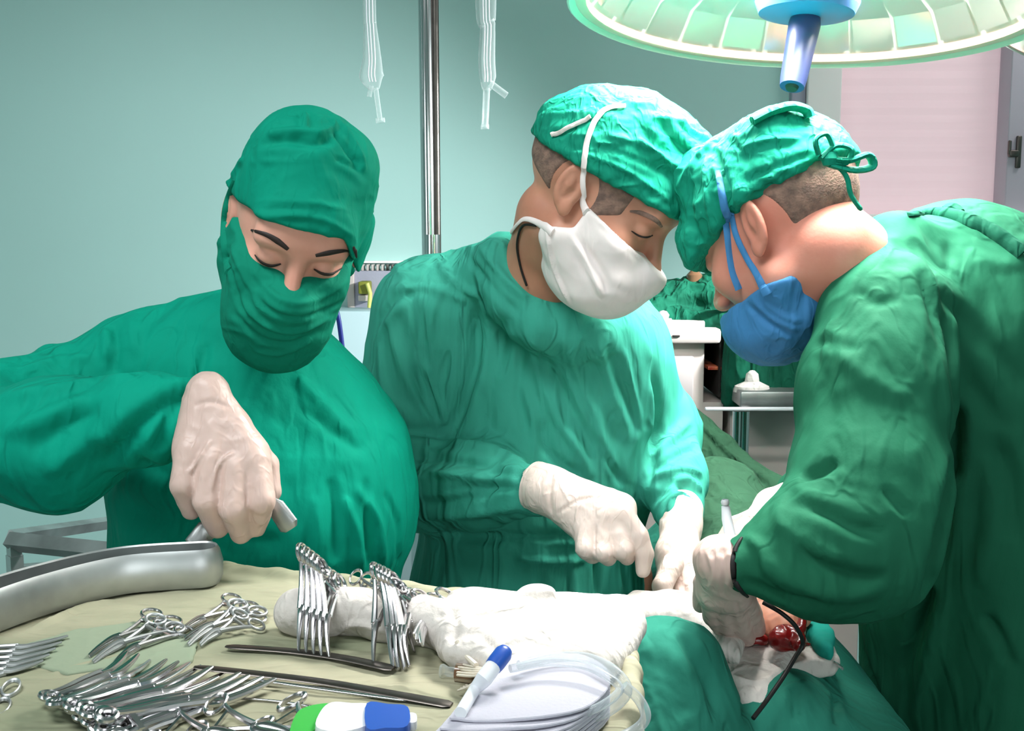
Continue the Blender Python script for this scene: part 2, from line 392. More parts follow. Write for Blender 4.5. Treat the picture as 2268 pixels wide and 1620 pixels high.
    def mesh(s):
        F = s.F; ins = F < 0
        c = np.zeros(tuple(n - 1 for n in F.shape), np.int8)
        for i in (0, 1):
            for j in (0, 1):
                for k in (0, 1): c += ins[i:i + c.shape[0], j:j + c.shape[1], k:k + c.shape[2]]
        idx = np.argwhere((c > 0) & (c < 8)); n = len(idx)
        ids = np.full(c.shape, -1, np.int32); ids[idx[:, 0], idx[:, 1], idx[:, 2]] = np.arange(n)
        cv = {}
        for i in (0, 1):
            for j in (0, 1):
                for k in (0, 1): cv[i, j, k] = F[idx[:, 0] + i, idx[:, 1] + j, idx[:, 2] + k].astype(float)
        acc = np.zeros((n, 3)); cnt = np.zeros(n)
        for a in cv:
            for ax in range(3):
                if a[ax]: continue
                b = list(a); b[ax] = 1; b = tuple(b); va, vb = cv[a], cv[b]; m = (va < 0) != (vb < 0)
                t = np.where(m, va / np.where(np.abs(va - vb) < 1e-9, 1e-9, va - vb), 0)
                p = np.tile(np.array(a, float), (n, 1)); p[:, ax] = t
                acc[m] += p[m]; cnt[m] += 1
        q = idx + acc / cnt[:, None]; out = np.empty((n, 3))
        for ax, arr in enumerate((s.xs, s.ys, s.zs)): out[:, ax] = np.interp(q[:, ax], np.arange(len(arr)), arr)
        faces = []
        for ax in range(3):
            u, v = (ax + 1) % 3, (ax + 2) % 3
            sa = [slice(None)] * 3; sb = [slice(None)] * 3; sa[ax] = slice(0, -1); sb[ax] = slice(1, None)
            A = ins[tuple(sa)]; B = ins[tuple(sb)]; e = np.argwhere(A != B)
            e = e[(e[:, u] > 0) & (e[:, v] > 0) & (e[:, u] < F.shape[u] - 1) & (e[:, v] < F.shape[v] - 1)]
            if not len(e): continue
            sgn = A[e[:, 0], e[:, 1], e[:, 2]]
            def cell(du, dv):
                g = e.copy(); g[:, u] -= du; g[:, v] -= dv; return ids[g[:, 0], g[:, 1], g[:, 2]]
            f = np.stack([cell(1, 1), cell(0, 1), cell(0, 0), cell(1, 0)], 1)
            f[~sgn] = f[~sgn][:, ::-1]; faces.append(f)
        return out, np.concatenate(faces)

def normals(V, Fc):
    a = V[Fc[:, 2]] - V[Fc[:, 0]]; b = V[Fc[:, 3]] - V[Fc[:, 1]]; n = np.cross(a, b); N = np.zeros_like(V)
    for i in range(4): np.add.at(N, Fc[:, i], n)
    return N / np.maximum(np.linalg.norm(N, axis=1, keepdims=True), 1e-12)
def relax(V, Fc, it=1, lam=0.5):
    E = np.concatenate([Fc[:, [0, 1]], Fc[:, [1, 2]], Fc[:, [2, 3]], Fc[:, [3, 0]]])
    for _ in range(it):
        A = np.zeros_like(V); c = np.zeros(len(V))
        np.add.at(A, E[:, 0], V[E[:, 1]]); np.add.at(A, E[:, 1], V[E[:, 0]]); np.add.at(c, E[:, 0], 1); np.add.at(c, E[:, 1], 1)
        V = V + lam * (A / np.maximum(c, 1)[:, None] - V)
    return V
def bvh(V, Fc): return BVHTree.FromPolygons([tuple(v) for v in V], [tuple(f) for f in Fc.tolist()])
def hit(trees, px, py):
    o = Vector((0, 0, CAMZ)); d = DIR(px, py); best = None
    for t in trees:
        loc, nn, i, dist = t.ray_cast(o, d)
        if loc is not None and (best is None or dist < best[2]): best = (loc, nn, dist)
    return best
def along(pix, step=12):
    out = []
    for a, b in zip(pix, pix[1:]):
        n = max(1, int(math.hypot(b[0] - a[0], b[1] - a[1]) / step))
        for k in range(n): t = k / n; out.append((a[0] + (b[0] - a[0]) * t, a[1] + (b[1] - a[1]) * t))
    out.append(pix[-1]); return out
def crease(V, Fc, folds):
    """raise (amp > 0) or press in (amp < 0) cloth folds that run over the surface"""
    t = bvh(V, Fc); N = normals(V, Fc); D = np.zeros(len(V))
    for pix, amp, wd in folds:
        sp = smooth_pts([Vector((a, b, 0)) for a, b in pix], 4) if len(pix) > 2 else [Vector((a, b, 0)) for a, b in pix]
        pts = []
        for q in along([(v.x, v.y) for v in sp], 14):
            h = hit([t], *q)
            if h: pts.append(np.array(h[0]))
        if len(pts) < 2: continue
        pts = np.array(pts); lo = pts.min(0) - 3 * wd; hi = pts.max(0) + 3 * wd
        m = np.where(((V > lo) & (V < hi)).all(1))[0]
        if not len(m): continue
        best = np.full(len(m), 9.0); par = np.zeros(len(m)); n = len(pts) - 1
        for i in range(n):
            a, b = pts[i], pts[i + 1]; e = b - a
            if (e ** 2).sum() > 0.003: continue
            w_ = V[m] - a; tt = np.clip(w_ @ e / max((e ** 2).sum(), 1e-12), 0, 1)
            d = np.linalg.norm(w_ - tt[:, None] * e, axis=1); u = d < best
            best[u] = d[u]; par[u] = (i + tt[u]) / n
        env = np.clip(np.minimum(par, 1 - par) * 5, 0.0, 1) ** 0.7
        D[m] += 1.35 * amp * env * (1.35 * np.exp(-(best / wd) ** 2) - 0.45 * np.exp(-(best / (2.3 * wd)) ** 2))
    return V + N * D[:, None]
def cloth_noise(V, Fc, layers):
    N = normals(V, Fc); D = np.zeros(len(V))
    for (fx, fy, fz, amp, sd) in layers: D += amp * ridged(V * np.array([fx, fy, fz]), sd)
    return V + N * D[:, None]
def np_obj(name, V, Fc, material, parent=None):
    me = bpy.data.meshes.new(name); me.vertices.add(len(V)); me.vertices.foreach_set('co', V.astype(np.float32).ravel())
    n = len(Fc); me.loops.add(n * 4); me.loops.foreach_set('vertex_index', Fc.astype(np.int32).ravel())
    me.polygons.add(n); me.polygons.foreach_set('loop_start', np.arange(0, n * 4, 4, dtype=np.int32))
    me.update(calc_edges=True); me.validate()
    return link_mesh(name, me, material, parent)
def surf_tube(name, material, parent, trees, pix, r, lift=0.0, flat=1.0, seg=8, n=6, gap=.03):
    """a thin strap, brow or seam lying on a surface; r may be a list (taper)"""
    sp = smooth_pts([Vector((a, b, 0)) for a, b in pix], n); pts = []; up = None
    for v in sp:
        h = hit(trees, v.x, v.y)
        if h:
            if pts and (h[0] - pts[-1]).length > gap: continue
            nn = h[1] if h[1].dot(DIR(v.x, v.y)) < 0 else -h[1]; pts.append(h[0] + nn * lift); up = up or nn
    if len(pts) < 2: return None
    if hasattr(r, '__len__'): rs = [float(np.interp(i / (len(pts) - 1), np.linspace(0, 1, len(r)), r)) for i in range(len(pts))]
    else: rs = r
    return MB().tube(pts, rs, seg=seg, flat=flat, up=up).build(name, material, parent)
def settle(root):
    """put the origin of a thing at its base, keeping everything where it stands"""
    objs = []; 
    def walk(o):
        objs.append(o)
        for c in o.children: walk(c)
    walk(root); lo = Vector((9, 9, 9)); hi = Vector((-9, -9, -9))
    for o in objs:
        if o.type == 'MESH':
            for c in o.bound_box:
                for i in range(3): lo[i] = min(lo[i], c[i]); hi[i] = max(hi[i], c[i])
    base = Vector(((lo.x + hi.x) / 2, (lo.y + hi.y) / 2, lo.z))
    for o in objs:
        if o.type == 'MESH': o.data.transform(Matrix.Translation(-base))
    root.location = base
def copy_tree(o, parent=None):
    c = o.copy(); COL.objects.link(c)
    if parent: c.parent = parent
    for ch in list(o.children): copy_tree(ch, c)
    return c
# ================================================================== THE ROOM
def struct(name, mb, material, smooth=False):
    o = mb.build(name, material, None, smooth); o['kind'] = 'structure'; return o
X0, X1, Y0, Y1, ZC = -2.3, 2.6, -1.7, 3.2, 3.0
struct('floor', MB().box(((X0 + X1) / 2, (Y0 + Y1) / 2, -0.05), (X1 - X0 + .4, Y1 - Y0 + .4, 0.1)), M['floor'])
struct('ceiling', MB().box(((X0 + X1) / 2, (Y0 + Y1) / 2, ZC + 0.05), (X1 - X0 + .4, Y1 - Y0 + .4, 0.1)), M['ceiling'])
struct('wall_left', MB().box((X0 - 0.05, (Y0 + Y1) / 2, ZC / 2), (0.1, Y1 - Y0, ZC)), M['wall'])
struct('wall_right', MB().box((X1 + 0.05, (Y0 + Y1) / 2, ZC / 2), (0.1, Y1 - Y0, ZC)), M['wall'])
struct('wall_front', MB().box(((X0 + X1) / 2, Y0 - 0.05, ZC / 2), (X1 - X0 + .2, 0.1, ZC)), M['wall'])
# the far wall, with the opening of the window on the right
wa, wb = P(1778, 300, Y1), P(2300, 300, Y1)
WX0, WX1 = wa.x, wb.x; WZ0 = P(1800, 496, Y1).z; WZ1 = 2.45
back = MB()
back.box(((X0 + WX0) / 2, Y1 + .05, ZC / 2), (WX0 - X0 + 0.0, .1, ZC))
back.box(((WX1 + X1) / 2, Y1 + .05, ZC / 2), (X1 - WX1, .1, ZC))
back.box(((WX0 + WX1) / 2, Y1 + .05, WZ0 / 2), (WX1 - WX0, .1, WZ0))
back.box(((WX0 + WX1) / 2, Y1 + .05, (WZ1 + ZC) / 2), (WX1 - WX0, .1, ZC - WZ1))
struct('wall_back', back, M['wall'])
win = empty('window_1', None, None, loc=(0, 0, 0)); win['kind'] = 'structure'
fr = MB(); wl = P(1852, 300, Y1).x - WX0; wr = WX1 - P(2216, 300, Y1).x
fr.box((WX0 + wl / 2, Y1 - .005, (WZ0 + WZ1) / 2), (wl, .07, WZ1 - WZ0), bev=.004)
fr.box(((WX0 + WX1) / 2, Y1 - .0, WZ1 - .03), (WX1 - WX0 - .004, .05, .06), bev=.004)
fr.build('window_frame', M['white_paint'], win, True)
MB().box((WX1 - wr / 2, Y1 - .01, (WZ0 + WZ1) / 2), (wr, .08, WZ1 - WZ0), bev=.004).build('window_jamb', M['lilac'], win)
MB().box(((WX0 + WX1) / 2, Y1 - .03, WZ0 + .012), (WX1 - WX0 + .03, .14, .028), bev=.006).build('window_sill', M['white_paint'], win)
MB().box((WX0 - .022, Y1 - .012, (1.0 + WZ1) / 2), (.04, .03, WZ1 - 1.0), bev=.003).build('window_trim', M['rack_grey'], win)
ht = MB(); hz = P(2230, 340, Y1); 
ht.box((hz.x + .008, Y1 - .055, hz.z), (.014, .01, .09), bev=.003); ht.box((hz.x - .008, Y1 - .06, hz.z - .005), (.028, .016, .02), bev=.004)
ht.box((hz.x - .02, Y1 - .06, hz.z + .012), (.008, .012, .04), bev=.003)
ht.build('window_latch', M['steel_dark'], win)
MB().box(((WX0 + wl + WX1 - wr) / 2, Y1 + .02, (WZ0 + WZ1) / 2), (WX1 - WX0 - wl - wr, .008, WZ1 - WZ0)).build('window_pane', M['pane'], win)
# pleated blind behind the pane
bl = MB(); n = 44; bx0, bx1 = WX0 + wl - .01, WX1 - wr + .01
vs = []; 
for i in range(n + 1):
    z = WZ0 + (WZ1 - WZ0) * i / n; y = Y1 + .045 + (.0008 if i % 2 else -.0008)
    vs += [(bx0, y, z), (bx1, y, z), (bx1, y + .004, z), (bx0, y + .004, z)]
fs = []
for i in range(n):
    for k in range(4): a, b = i * 4 + k, i * 4 + (k + 1) % 4; fs.append((a, b, b + 4, a + 4))
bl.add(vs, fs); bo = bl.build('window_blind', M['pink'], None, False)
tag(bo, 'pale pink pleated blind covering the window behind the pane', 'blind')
struct('trim_1', MB().box(((X0 + P(890, 580, Y1).x) / 2 + .0, Y1 - .02, P(800, 583, Y1).z), (.01, .01, .01)), M['white_paint'])
bpy.data.objects.remove(bpy.data.objects['trim_1'])
for nm, c, d in (('baseboard_back', ((X0 + X1) / 2, Y1 - .01, .05), (X1 - X0, .02, .1)), ('baseboard_left', (X0 + .01, .75, .05), (.02, 4.8, .1)), ('baseboard_right', (X1 - .01, .75, .05), (.02, 4.8, .1))):
    struct(nm, MB().box(c, d), M['lilac'])

# ================================================================== HEADS
ID3 = Matrix.Identity(3)
def rotm(*ops):
    m = Matrix.Identity(4)
    for ax, a in ops: m = m @ Matrix.Rotation(R(a), 4, ax)
    return m
def head_shape(S, female=False):
    """the head in its own frame: face towards -Y, ears at the origin height, chin at z = -0.105"""
    j = 0.92 if female else 1.0
    S.ell((0, .016, .04), (.077, .098, .086), k=.01)                      # skull
    S.ell((0, -.028, -.022), (.064 * j, .064, .082), k=.03)                # face
    S.ell((0, -.060, -.088), (.026 * j, .024, .020), k=.03)                # chin
    for sx in (-1, 1):
        S.cone((sx * .058 * j, .0, -.055), (sx * .028 * j, -.055, -.092), .018, .016, k=.03)   # jaw line
        S.ell((sx * .042, -.062, -.018), (.022, .022, .020), k=.02)        # cheek bone
        S.ell((sx * .028, -.083, .034), (.024, .012, .010), k=.015)        # brow
    S.ell((0, -.080, .055), (.048, .02, .035), k=.03)                      # forehead
    for sx in (-1, 1): S.ell((sx * .031, -.100, .010), (.021, .013, .015), k=.014, mode='s')   # eye sockets
    S.cone((0, -.090, .020), (0, -.112, -.022), .0085, .0105, k=.012)      # nose
    S.ell((0, -.114, -.027), (.0125, .0115, .0105), k=.008)
    for sx in (-1, 1):
        S.ell((sx * .0125, -.104, -.030), (.0085, .0105, .008), k=.006)
        S.ell((sx * .0065, -.109, -.040), (.0042, .006, .005), k=.004, mode='s')
        S.ell((sx * .031, -.0765, .010), (.0155, .0150, .0130), k=.004)    # eyeball under its lid
        S.ell((sx * .031, -.0905, .0035), (.014, .003, .0012), rot=rotm(('Y', sx * 6)), k=.002, mode='s')  # lid line
    S.ell((0, -.094, -.064), (.022, .009, .0055), k=.008); S.ell((0, -.092, -.074), (.019, .009, .006), k=.008)   # lips
    S.ell((0, -.104, -.069), (.020, .006, .0012), k=.003, mode='s')
    for sx in (-1, 1):                                                      # ears
        q = rotm(('Z', sx * -22), ('X', -8))
        S.ell((sx * .081, .018, .004), (.007, .0185, .031), rot=q, k=.004)
        S.ell((sx * .0885, .016, .006), (.0078, .0120, .0215), rot=q, k=.003, mode='s')
        S.ell((sx * .083, .020, .006), (.005, .0065, .016), rot=q, k=.004)
        S.ell((sx * .088, .012, -.004), (.006, .006, .009), rot=q, k=.003, mode='s')
        S.ell((sx * .080, .008, -.022), (.006, .008, .010), rot=q, k=.006)
def dense_axes(lo, hi, hc, ctr, rad, hf):
    return [axis(lo[i], hi[i], hc, (ctr[i] - rad, ctr[i] + rad), hf) for i in range(3)]
class Person:
    def __init__(s, label, mtx, skin, group='surgical team round the operating table'):
        s.label = label; s.M = mtx; s.skin = skin; s.group = group
    def body(s, prims, lo, hi, female=False, hf=.0024):
        c = s.M @ Vector((0, 0, -.01)); s.c = c
        S = Sdf(*dense_axes(lo, hi, .014, c, .165, hf))
        prims(S)
        S.frame(s.M); head_shape(S, female)
        S.op_neck = None
        V, Fc = S.mesh(); V = relax(V, Fc, 1, .4)
        s.obj = np_obj('person', V, Fc, s.skin); tag(s.obj, s.label, 'person', s.group)
        s.tree = bvh(V, Fc); s.trees = [s.tree]
        # head alone, for what is worn on it
        H = Sdf(*[np.arange(c[i] - .175, c[i] + .175, .0026) for i in range(3)])
        H.frame(s.M); head_shape(H, female); s.H = H
        return s.obj
    def worn(s, name, material, off, add, keep, noise=(), folds=(), k=.01, rnd=1, base=True):
        """a garment on the head: the head swollen by off, add() extra shapes, cut where keep(x, y, z) > 0"""
        G = s.H.clone(); G.F = G.F - off if base else np.full_like(G.F, 9.0)
        if add: add(G)
        x, y, z = G.local(); kk = keep(x, y, z)
        e = .006; h = np.clip(.5 + .5 * (kk - G.F) / e, 0, 1); G.F = (G.F * (1 - h) + kk * h + e * h * (1 - h)).astype(np.float32)
        V, Fc = G.mesh(); V = relax(V, Fc, rnd + 2, .5)
        if noise: V = cloth_noise(V, Fc, noise)
        if folds: V = crease(V, Fc, folds)
        o = np_obj(name, V, Fc, material, s.obj); s.trees.append(bvh(V, Fc)); return o
def garment(name, material, parent, lo, hi, h, prims, noise=(), folds=(), zfine=None, relax_n=1, cut=None):
    xs = axis(lo[0], hi[0], h); ys = axis(lo[1], hi[1], h)
    zs = axis(lo[2], hi[2], h * 3, (zfine, hi[2]), h) if zfine else axis(lo[2], hi[2], h)
    S = Sdf(xs, ys, zs); prims(S)
    if cut:
        S.F = np.maximum(S.F, cut(xs[:, None, None], ys[None, :, None], zs[None, None, :]).astype(np.float32))
    V, Fc = S.mesh(); V = relax(V, Fc, relax_n, .5)
    if noise: V = cloth_noise(V, Fc, noise)
    if folds: V = crease(V, Fc, folds)
    return np_obj(name, V, Fc, material, parent), bvh(V, Fc)
def pc(S, a, b, ra, rb, k=.02, mode='u'):
    """cone between two photo points (px, py, depth); radii in pixels at that depth"""
    S.cone(P(*a), P(*b), ra * a[2] / FPX, rb * b[2] / FPX, k, mode)
def pe(S, c, r, rot=None, k=.02, mode='u'):
    S.ell(P(*c), r, rot, k, mode)

# ------------------------------------------------------------------ scrub nurse (left)
Rn = rotm(('Y', 14), ('Z', 17), ('X', 24))
on = P(655, 588, 1.20) - (Rn @ Vector((0, -.088, .010))) * .93
Mn = Matrix.Translation(on) @ Rn @ Matrix.Scale(.93, 4)
nurse = Person('person in bright green gown, cap and mask leaning over the instrument tray', Mn, M['skin'])
nN = Mn @ Vector((0, .035, -.075))
def nb(S):
    S.cone(nN, P(560, 800, 1.42), .052, .060, .02)
    S.cone(P(540, 880, 1.43), P(590, 1250, 1.46), .11, .15, .05); S.ell(P(600, 1130, 1.44), (.16, .11, .17), k=.05)
    S.cone(P(450, 830, 1.43), P(660, 930, 1.47), .06, .055, .05)
    S.chain([P(380, 850, 1.42), P(60, 985, 1.34), P(130, 985, 1.26), P(440, 890, 1.15), P(475, 950, 1.12)], [.05, .045, .04, .015, .014], .02)
    S.chain([P(690, 950, 1.48), P(800, 1090, 1.54), P(700, 1240, 1.62)], [.05, .042, .03], .02)
    hx = P(590, 1250, 1.48)
    for sx in (-1, 1):
        S.chain([(hx.x + sx * .09, 1.48, .95), (hx.x + sx * .1, 1.5, .5), (hx.x + sx * .1, 1.52, .06)], [.09, .06, .04], .03)
        S.cone((hx.x + sx * .1, 1.52, .045), (hx.x + sx * .11, 1.38, .035), .04, .035, .03)
nurse.body(nb, (-.62, 1.0, -.005), (.02, 1.75, 1.72), female=True)
def nurse_gown(S):
    pc(S, (550, 830, 1.42), (580, 1010, 1.42), 140, 240, .05)
    pe(S, (500, 880, 1.42), (.15, .12, .10), k=.06)
    pe(S, (590, 1080, 1.43), (.185, .14, .21), k=.07)
    pe(S, (705, 1120, 1.40), (.113, .13, .155), k=.06)
    pc(S, (560, 1150, 1.45), (540, 1700, 1.48), 290, 340, .06)
    pc(S, (505, 745, 1.40), (300, 815, 1.41), 92, 108, .05)                # shoulder line
    pc(S, (300, 820, 1.41), (0, 935, 1.33), 100, 118, .04)
    pc(S, (0, 935, 1.33), (-90, 985, 1.26), 118, 112, .04)
    pc(S, (-90, 985, 1.26), (130, 985, 1.2), 112, 128, .05)
    pc(S, (130, 985, 1.2), (330, 925, 1.15), 128, 88, .05)
    pc(S, (330, 925, 1.15), (422, 885, 1.14), 88, 44, .03)                 # sleeve end
    pc(S, (700, 960, 1.47), (800, 1090, 1.50), 92, 88, .05)                # far arm against the body
    pc(S, (470, 720, 1.36), (560, 775, 1.34), 40, 40, .02)                 # neckline roll
    pc(S, (110, 785, 1.38), (150, 800, 1.36), 22, 10, .02)
ng_f = [([(440, 850), (360, 900), (290, 960), (240, 1030)], -.012, .010), ([(420, 880), (370, 940), (350, 1000)], -.010, .008),
        ([(455, 760), (440, 830), (400, 880)], -.005, .007), ([(300, 960), (310, 1020), (380, 1060)], -.006, .012),
        ([(250, 720), (255, 780), (250, 830)], -.005, .008), ([(235, 720), (238, 800)], .004, .007), ([(290, 700), (300, 790)], .003, .007),
        ([(0, 880), (120, 860), (300, 830)], .004, .010), ([(0, 960), (90, 930), (200, 880)], .005, .012), ([(60, 1010), (130, 950), (220, 905)], -.006, .012),
        ([(100, 1060), (180, 990), (230, 950)], .004, .010), ([(40, 830), (110, 800), (220, 790)], .003, .008),
        ([(640, 820), (700, 880), (780, 960)], .004, .010), ([(660, 900), (740, 960), (800, 1000)], -.003, .008),
        ([(760, 1100), (790, 1180), (800, 1270)], .005, .007), ([(730, 1060), (745, 1150), (740, 1250)], -.005, .007), ([(790, 1080), (840, 1160), (850, 1260)], .004, .007),
        ([(810, 1060), (815, 1160), (818, 1260)], -.005, .006), ([(700, 1100), (705, 1200), (690, 1270)], .004, .007), ([(850, 1090), (880, 1160), (880, 1250)], -.003, .006),
        ([(230, 1120), (360, 1150), (520, 1160)], -.010, .02), ([(420, 1160), (520, 1200), (640, 1200)], -.006, .012), ([(590, 790), (560, 850), (540, 900)], -.003, .008),
        ([(420, 1120), (400, 1180), (390, 1230)], -.006, .010)]
ng, tng = garment('gown', M['gown_bright'], nurse.obj, (-.76, .98, .42), (.0, 1.78, 1.50), .0042, nurse_gown,
    noise=[(9, 6, 16, .0032, 1), (34, 24, 14, .0011, 2)], folds=ng_f, zfine=.98)
nurse.trees.append(tng)

def brim_n(x, y, z): return (.036 - .26 * np.minimum(y, .0) - 1.5 * np.maximum(x - .045, 0)) - z
def ncap(G):
    G.ell((.0, .02, .068), (.078, .102, .088), k=.02)
    G.ell((-.020, .0, .112), (.05, .055, .045), rot=rotm(('Y', -10)), k=.03)
    G.ell((.036, .01, .095), (.034, .05, .045), rot=rotm(('Y', 25)), k=.03)
nurse.worn('surgical_cap', M['cap_bright'], .007, ncap, brim_n, noise=[(40, 40, 60, .0010, 4)],
    folds=[([(500, 500), (560, 485), (640, 478), (720, 488), (790, 530)], .0020, .0035), ([(520, 455), (600, 445), (700, 450), (780, 470)], .0012, .003), ([(530, 470), (610, 462), (700, 466)], -.0012, .003),
           ([(570, 320), (640, 312), (700, 320), (740, 300)], -.004, .006), ([(590, 295), (650, 290), (720, 295)], .003, .005),
           ([(735, 275), (760, 320), (800, 370)], -.004, .005), ([(750, 265), (790, 330), (808, 380)], .004, .005), ([(700, 300), (740, 280), (735, 262)], .003, .004),
           ([(676, 250), (676, 285)], .006, .003), ([(740, 350), (770, 365), (805, 380)], -.002, .004), ([(500, 470), (497, 420), (540, 350)], .003, .005)])
def nmask(G):
    G.ell((0, -.064, -.075), (.066, .052, .066), k=.03)
    G.ell((0, -.104, -.040), (.028, .018, .020), k=.03)
    G.ell((0, -.052, -.118), (.048, .045, .034), k=.03)
    G.ell((-.068, -.006, -.03), (.012, .022, .036), k=.02)
def nmkeep(x, y, z):
    top = z - (.017 + .25 * (y + .012) + .25 * np.maximum(-.04 - y, 0) * 0); rear = (y + .000) + .25 * (z + .03)
    return np.maximum(top * .9, rear * .9)
nurse.worn('surgical_mask', M['mask_green'], .0065, nmask, nmkeep, noise=[(30, 30, 70, .0008, 5)],
    folds=[([(560, 600), (610, 655), (665, 672), (720, 655), (770, 620)], .0022, .004), ([(540, 630), (600, 690), (665, 705), (740, 680), (772, 650)], -.0025, .004), ([(520, 650), (580, 715), (650, 735), (730, 705)], .003, .0045),
           ([(515, 690), (570, 745), (640, 762), (715, 730)], -.0022, .0045), ([(500, 560), (520, 640), (545, 700)], -.003, .0045), ([(510, 540), (545, 620), (575, 680)], .0025, .0045), ([(560, 775), (620, 785), (690, 755)], .002, .004)])
# tie running from the mask up beside the cap
surf_tube('mask_tie', M['mask_green'], nurse.obj, nurse.trees, [(506, 600), (500, 550), (498, 500), (503, 450), (520, 400)], [.006, .006, .005, .004, .003], .000, .4)
HT = [nurse.tree]
surf_tube('eyebrow', M['hair'], nurse.obj, HT, [(557, 510), (590, 520), (615, 534), (638, 552)], [.0012, .0026, .0034, .0020], .0006, .45)
surf_tube('eyebrow', M['hair'], nurse.obj, HT, [(699, 566), (735, 559), (765, 556), (779, 562)], [.0020, .0034, .0026, .0010], .0006, .45)
surf_tube('eyelashes', M['hair'], nurse.obj, HT, [(566, 565), (580, 580), (600, 588), (622, 584)], [.0008, .0019, .0022, .0010], .0008, .6)
surf_tube('eyelashes', M['hair'], nurse.obj, HT, [(696, 596), (715, 606), (735, 606), (756, 594)], [.0010, .0020, .0020, .0008], .0008, .6)
surf_tube('hair_strand', M['hair'], nurse.obj, nurse.trees, [(780, 545), (786, 580), (781, 610)], [.0012, .0022, .0010], .003)

# ------------------------------------------------------------------ surgeon in the middle
Rm = rotm(('Z', 72), ('X', 37))
om = P(1260, 420, 1.37) - (Rm @ Vector((-.078, .018, 0)))
Mm = Matrix.Translation(om) @ Rm
mid = Person('person in sea green gown with white mask and strap, pointing a gloved finger down', Mm, M['skin_tan'])
def mbody(S):
    S.cone(Mm @ Vector((0, .030, -.05)), P(1205, 620, 1.54), .052, .056, .03)
    S.cone(P(1200, 620, 1.54), P(1180, 760, 1.64), .06, .08, .03); S.cone(P(1180, 760, 1.66), P(1190, 1280, 1.70), .09, .12, .04); S.cone(P(960, 690, 1.62), P(1380, 770, 1.66), .055, .055, .05)
    S.chain([P(930, 700, 1.62), P(880, 1010, 1.62), P(1060, 1060, 1.52), P(1250, 1095, 1.395), P(1300, 1140, 1.37)], [.052, .045, .04, .020, .018], .02)
    S.chain([P(1400, 780, 1.66), P(1480, 980, 1.66), P(1508, 1130, 1.52), P(1498, 1240, 1.45)], [.05, .042, .022, .020], .02)
    for sx in (-1, 1):
        S.chain([(.04 + sx * .09, 1.70, .95), (.04 + sx * .1, 1.72, .5), (.04 + sx * .1, 1.74, .06)], [.095, .065, .042], .03)
        S.cone((.04 + sx * .1, 1.74, .045), (.04 + sx * .12, 1.58, .035), .042, .036, .03)
mid.body(mbody, (-.30, 1.22, -.005), (.36, 1.95, 1.72))
def mid_gown(S):
    pe(S, (1180, 900, 1.66), (.185, .135, .25), k=.05)
    pe(S, (1300, 850, 1.64), (.12, .12, .18), k=.05)
    pc(S, (1185, 1080, 1.68), (1165, 1350, 1.69), 250, 245, .06); pc(S, (1165, 1350, 1.69), (1090, 1760, 1.72), 245, 240, .06)
    pc(S, (1090, 620, 1.60), (960, 680, 1.62), 85, 102, .04)
    pc(S, (1130, 610, 1.56), (1330, 740, 1.56), 80, 70, .05)
    pc(S, (1250, 730, 1.55), (1400, 790, 1.62), 80, 70, .05)
    pc(S, (940, 700, 1.62), (890, 960, 1.62), 115, 108, .035)               # right upper arm
    pc(S, (890, 970, 1.62), (930, 1070, 1.58), 105, 100, .035)
    pc(S, (920, 1070, 1.58), (1060, 1075, 1.5), 105, 88, .03)
    pc(S, (1060, 1075, 1.5), (1195, 1090, 1.42), 88, 52, .03)
    pc(S, (1395, 800, 1.64), (1462, 960, 1.66), 78, 84, .03)                # left arm
    pc(S, (1465, 960, 1.66), (1490, 1060, 1.58), 84, 66, .03)
    pc(S, (1490, 1060, 1.58), (1506, 1150, 1.50), 66, 50, .03)
    pc(S, (1095, 575, 1.52), (1130, 655, 1.51), 42, 50, .02); pc(S, (1130, 660, 1.51), (1200, 720, 1.50), 52, 56, .02); pc(S, (1200, 722, 1.50), (1310, 745, 1.50), 54, 50, .02)
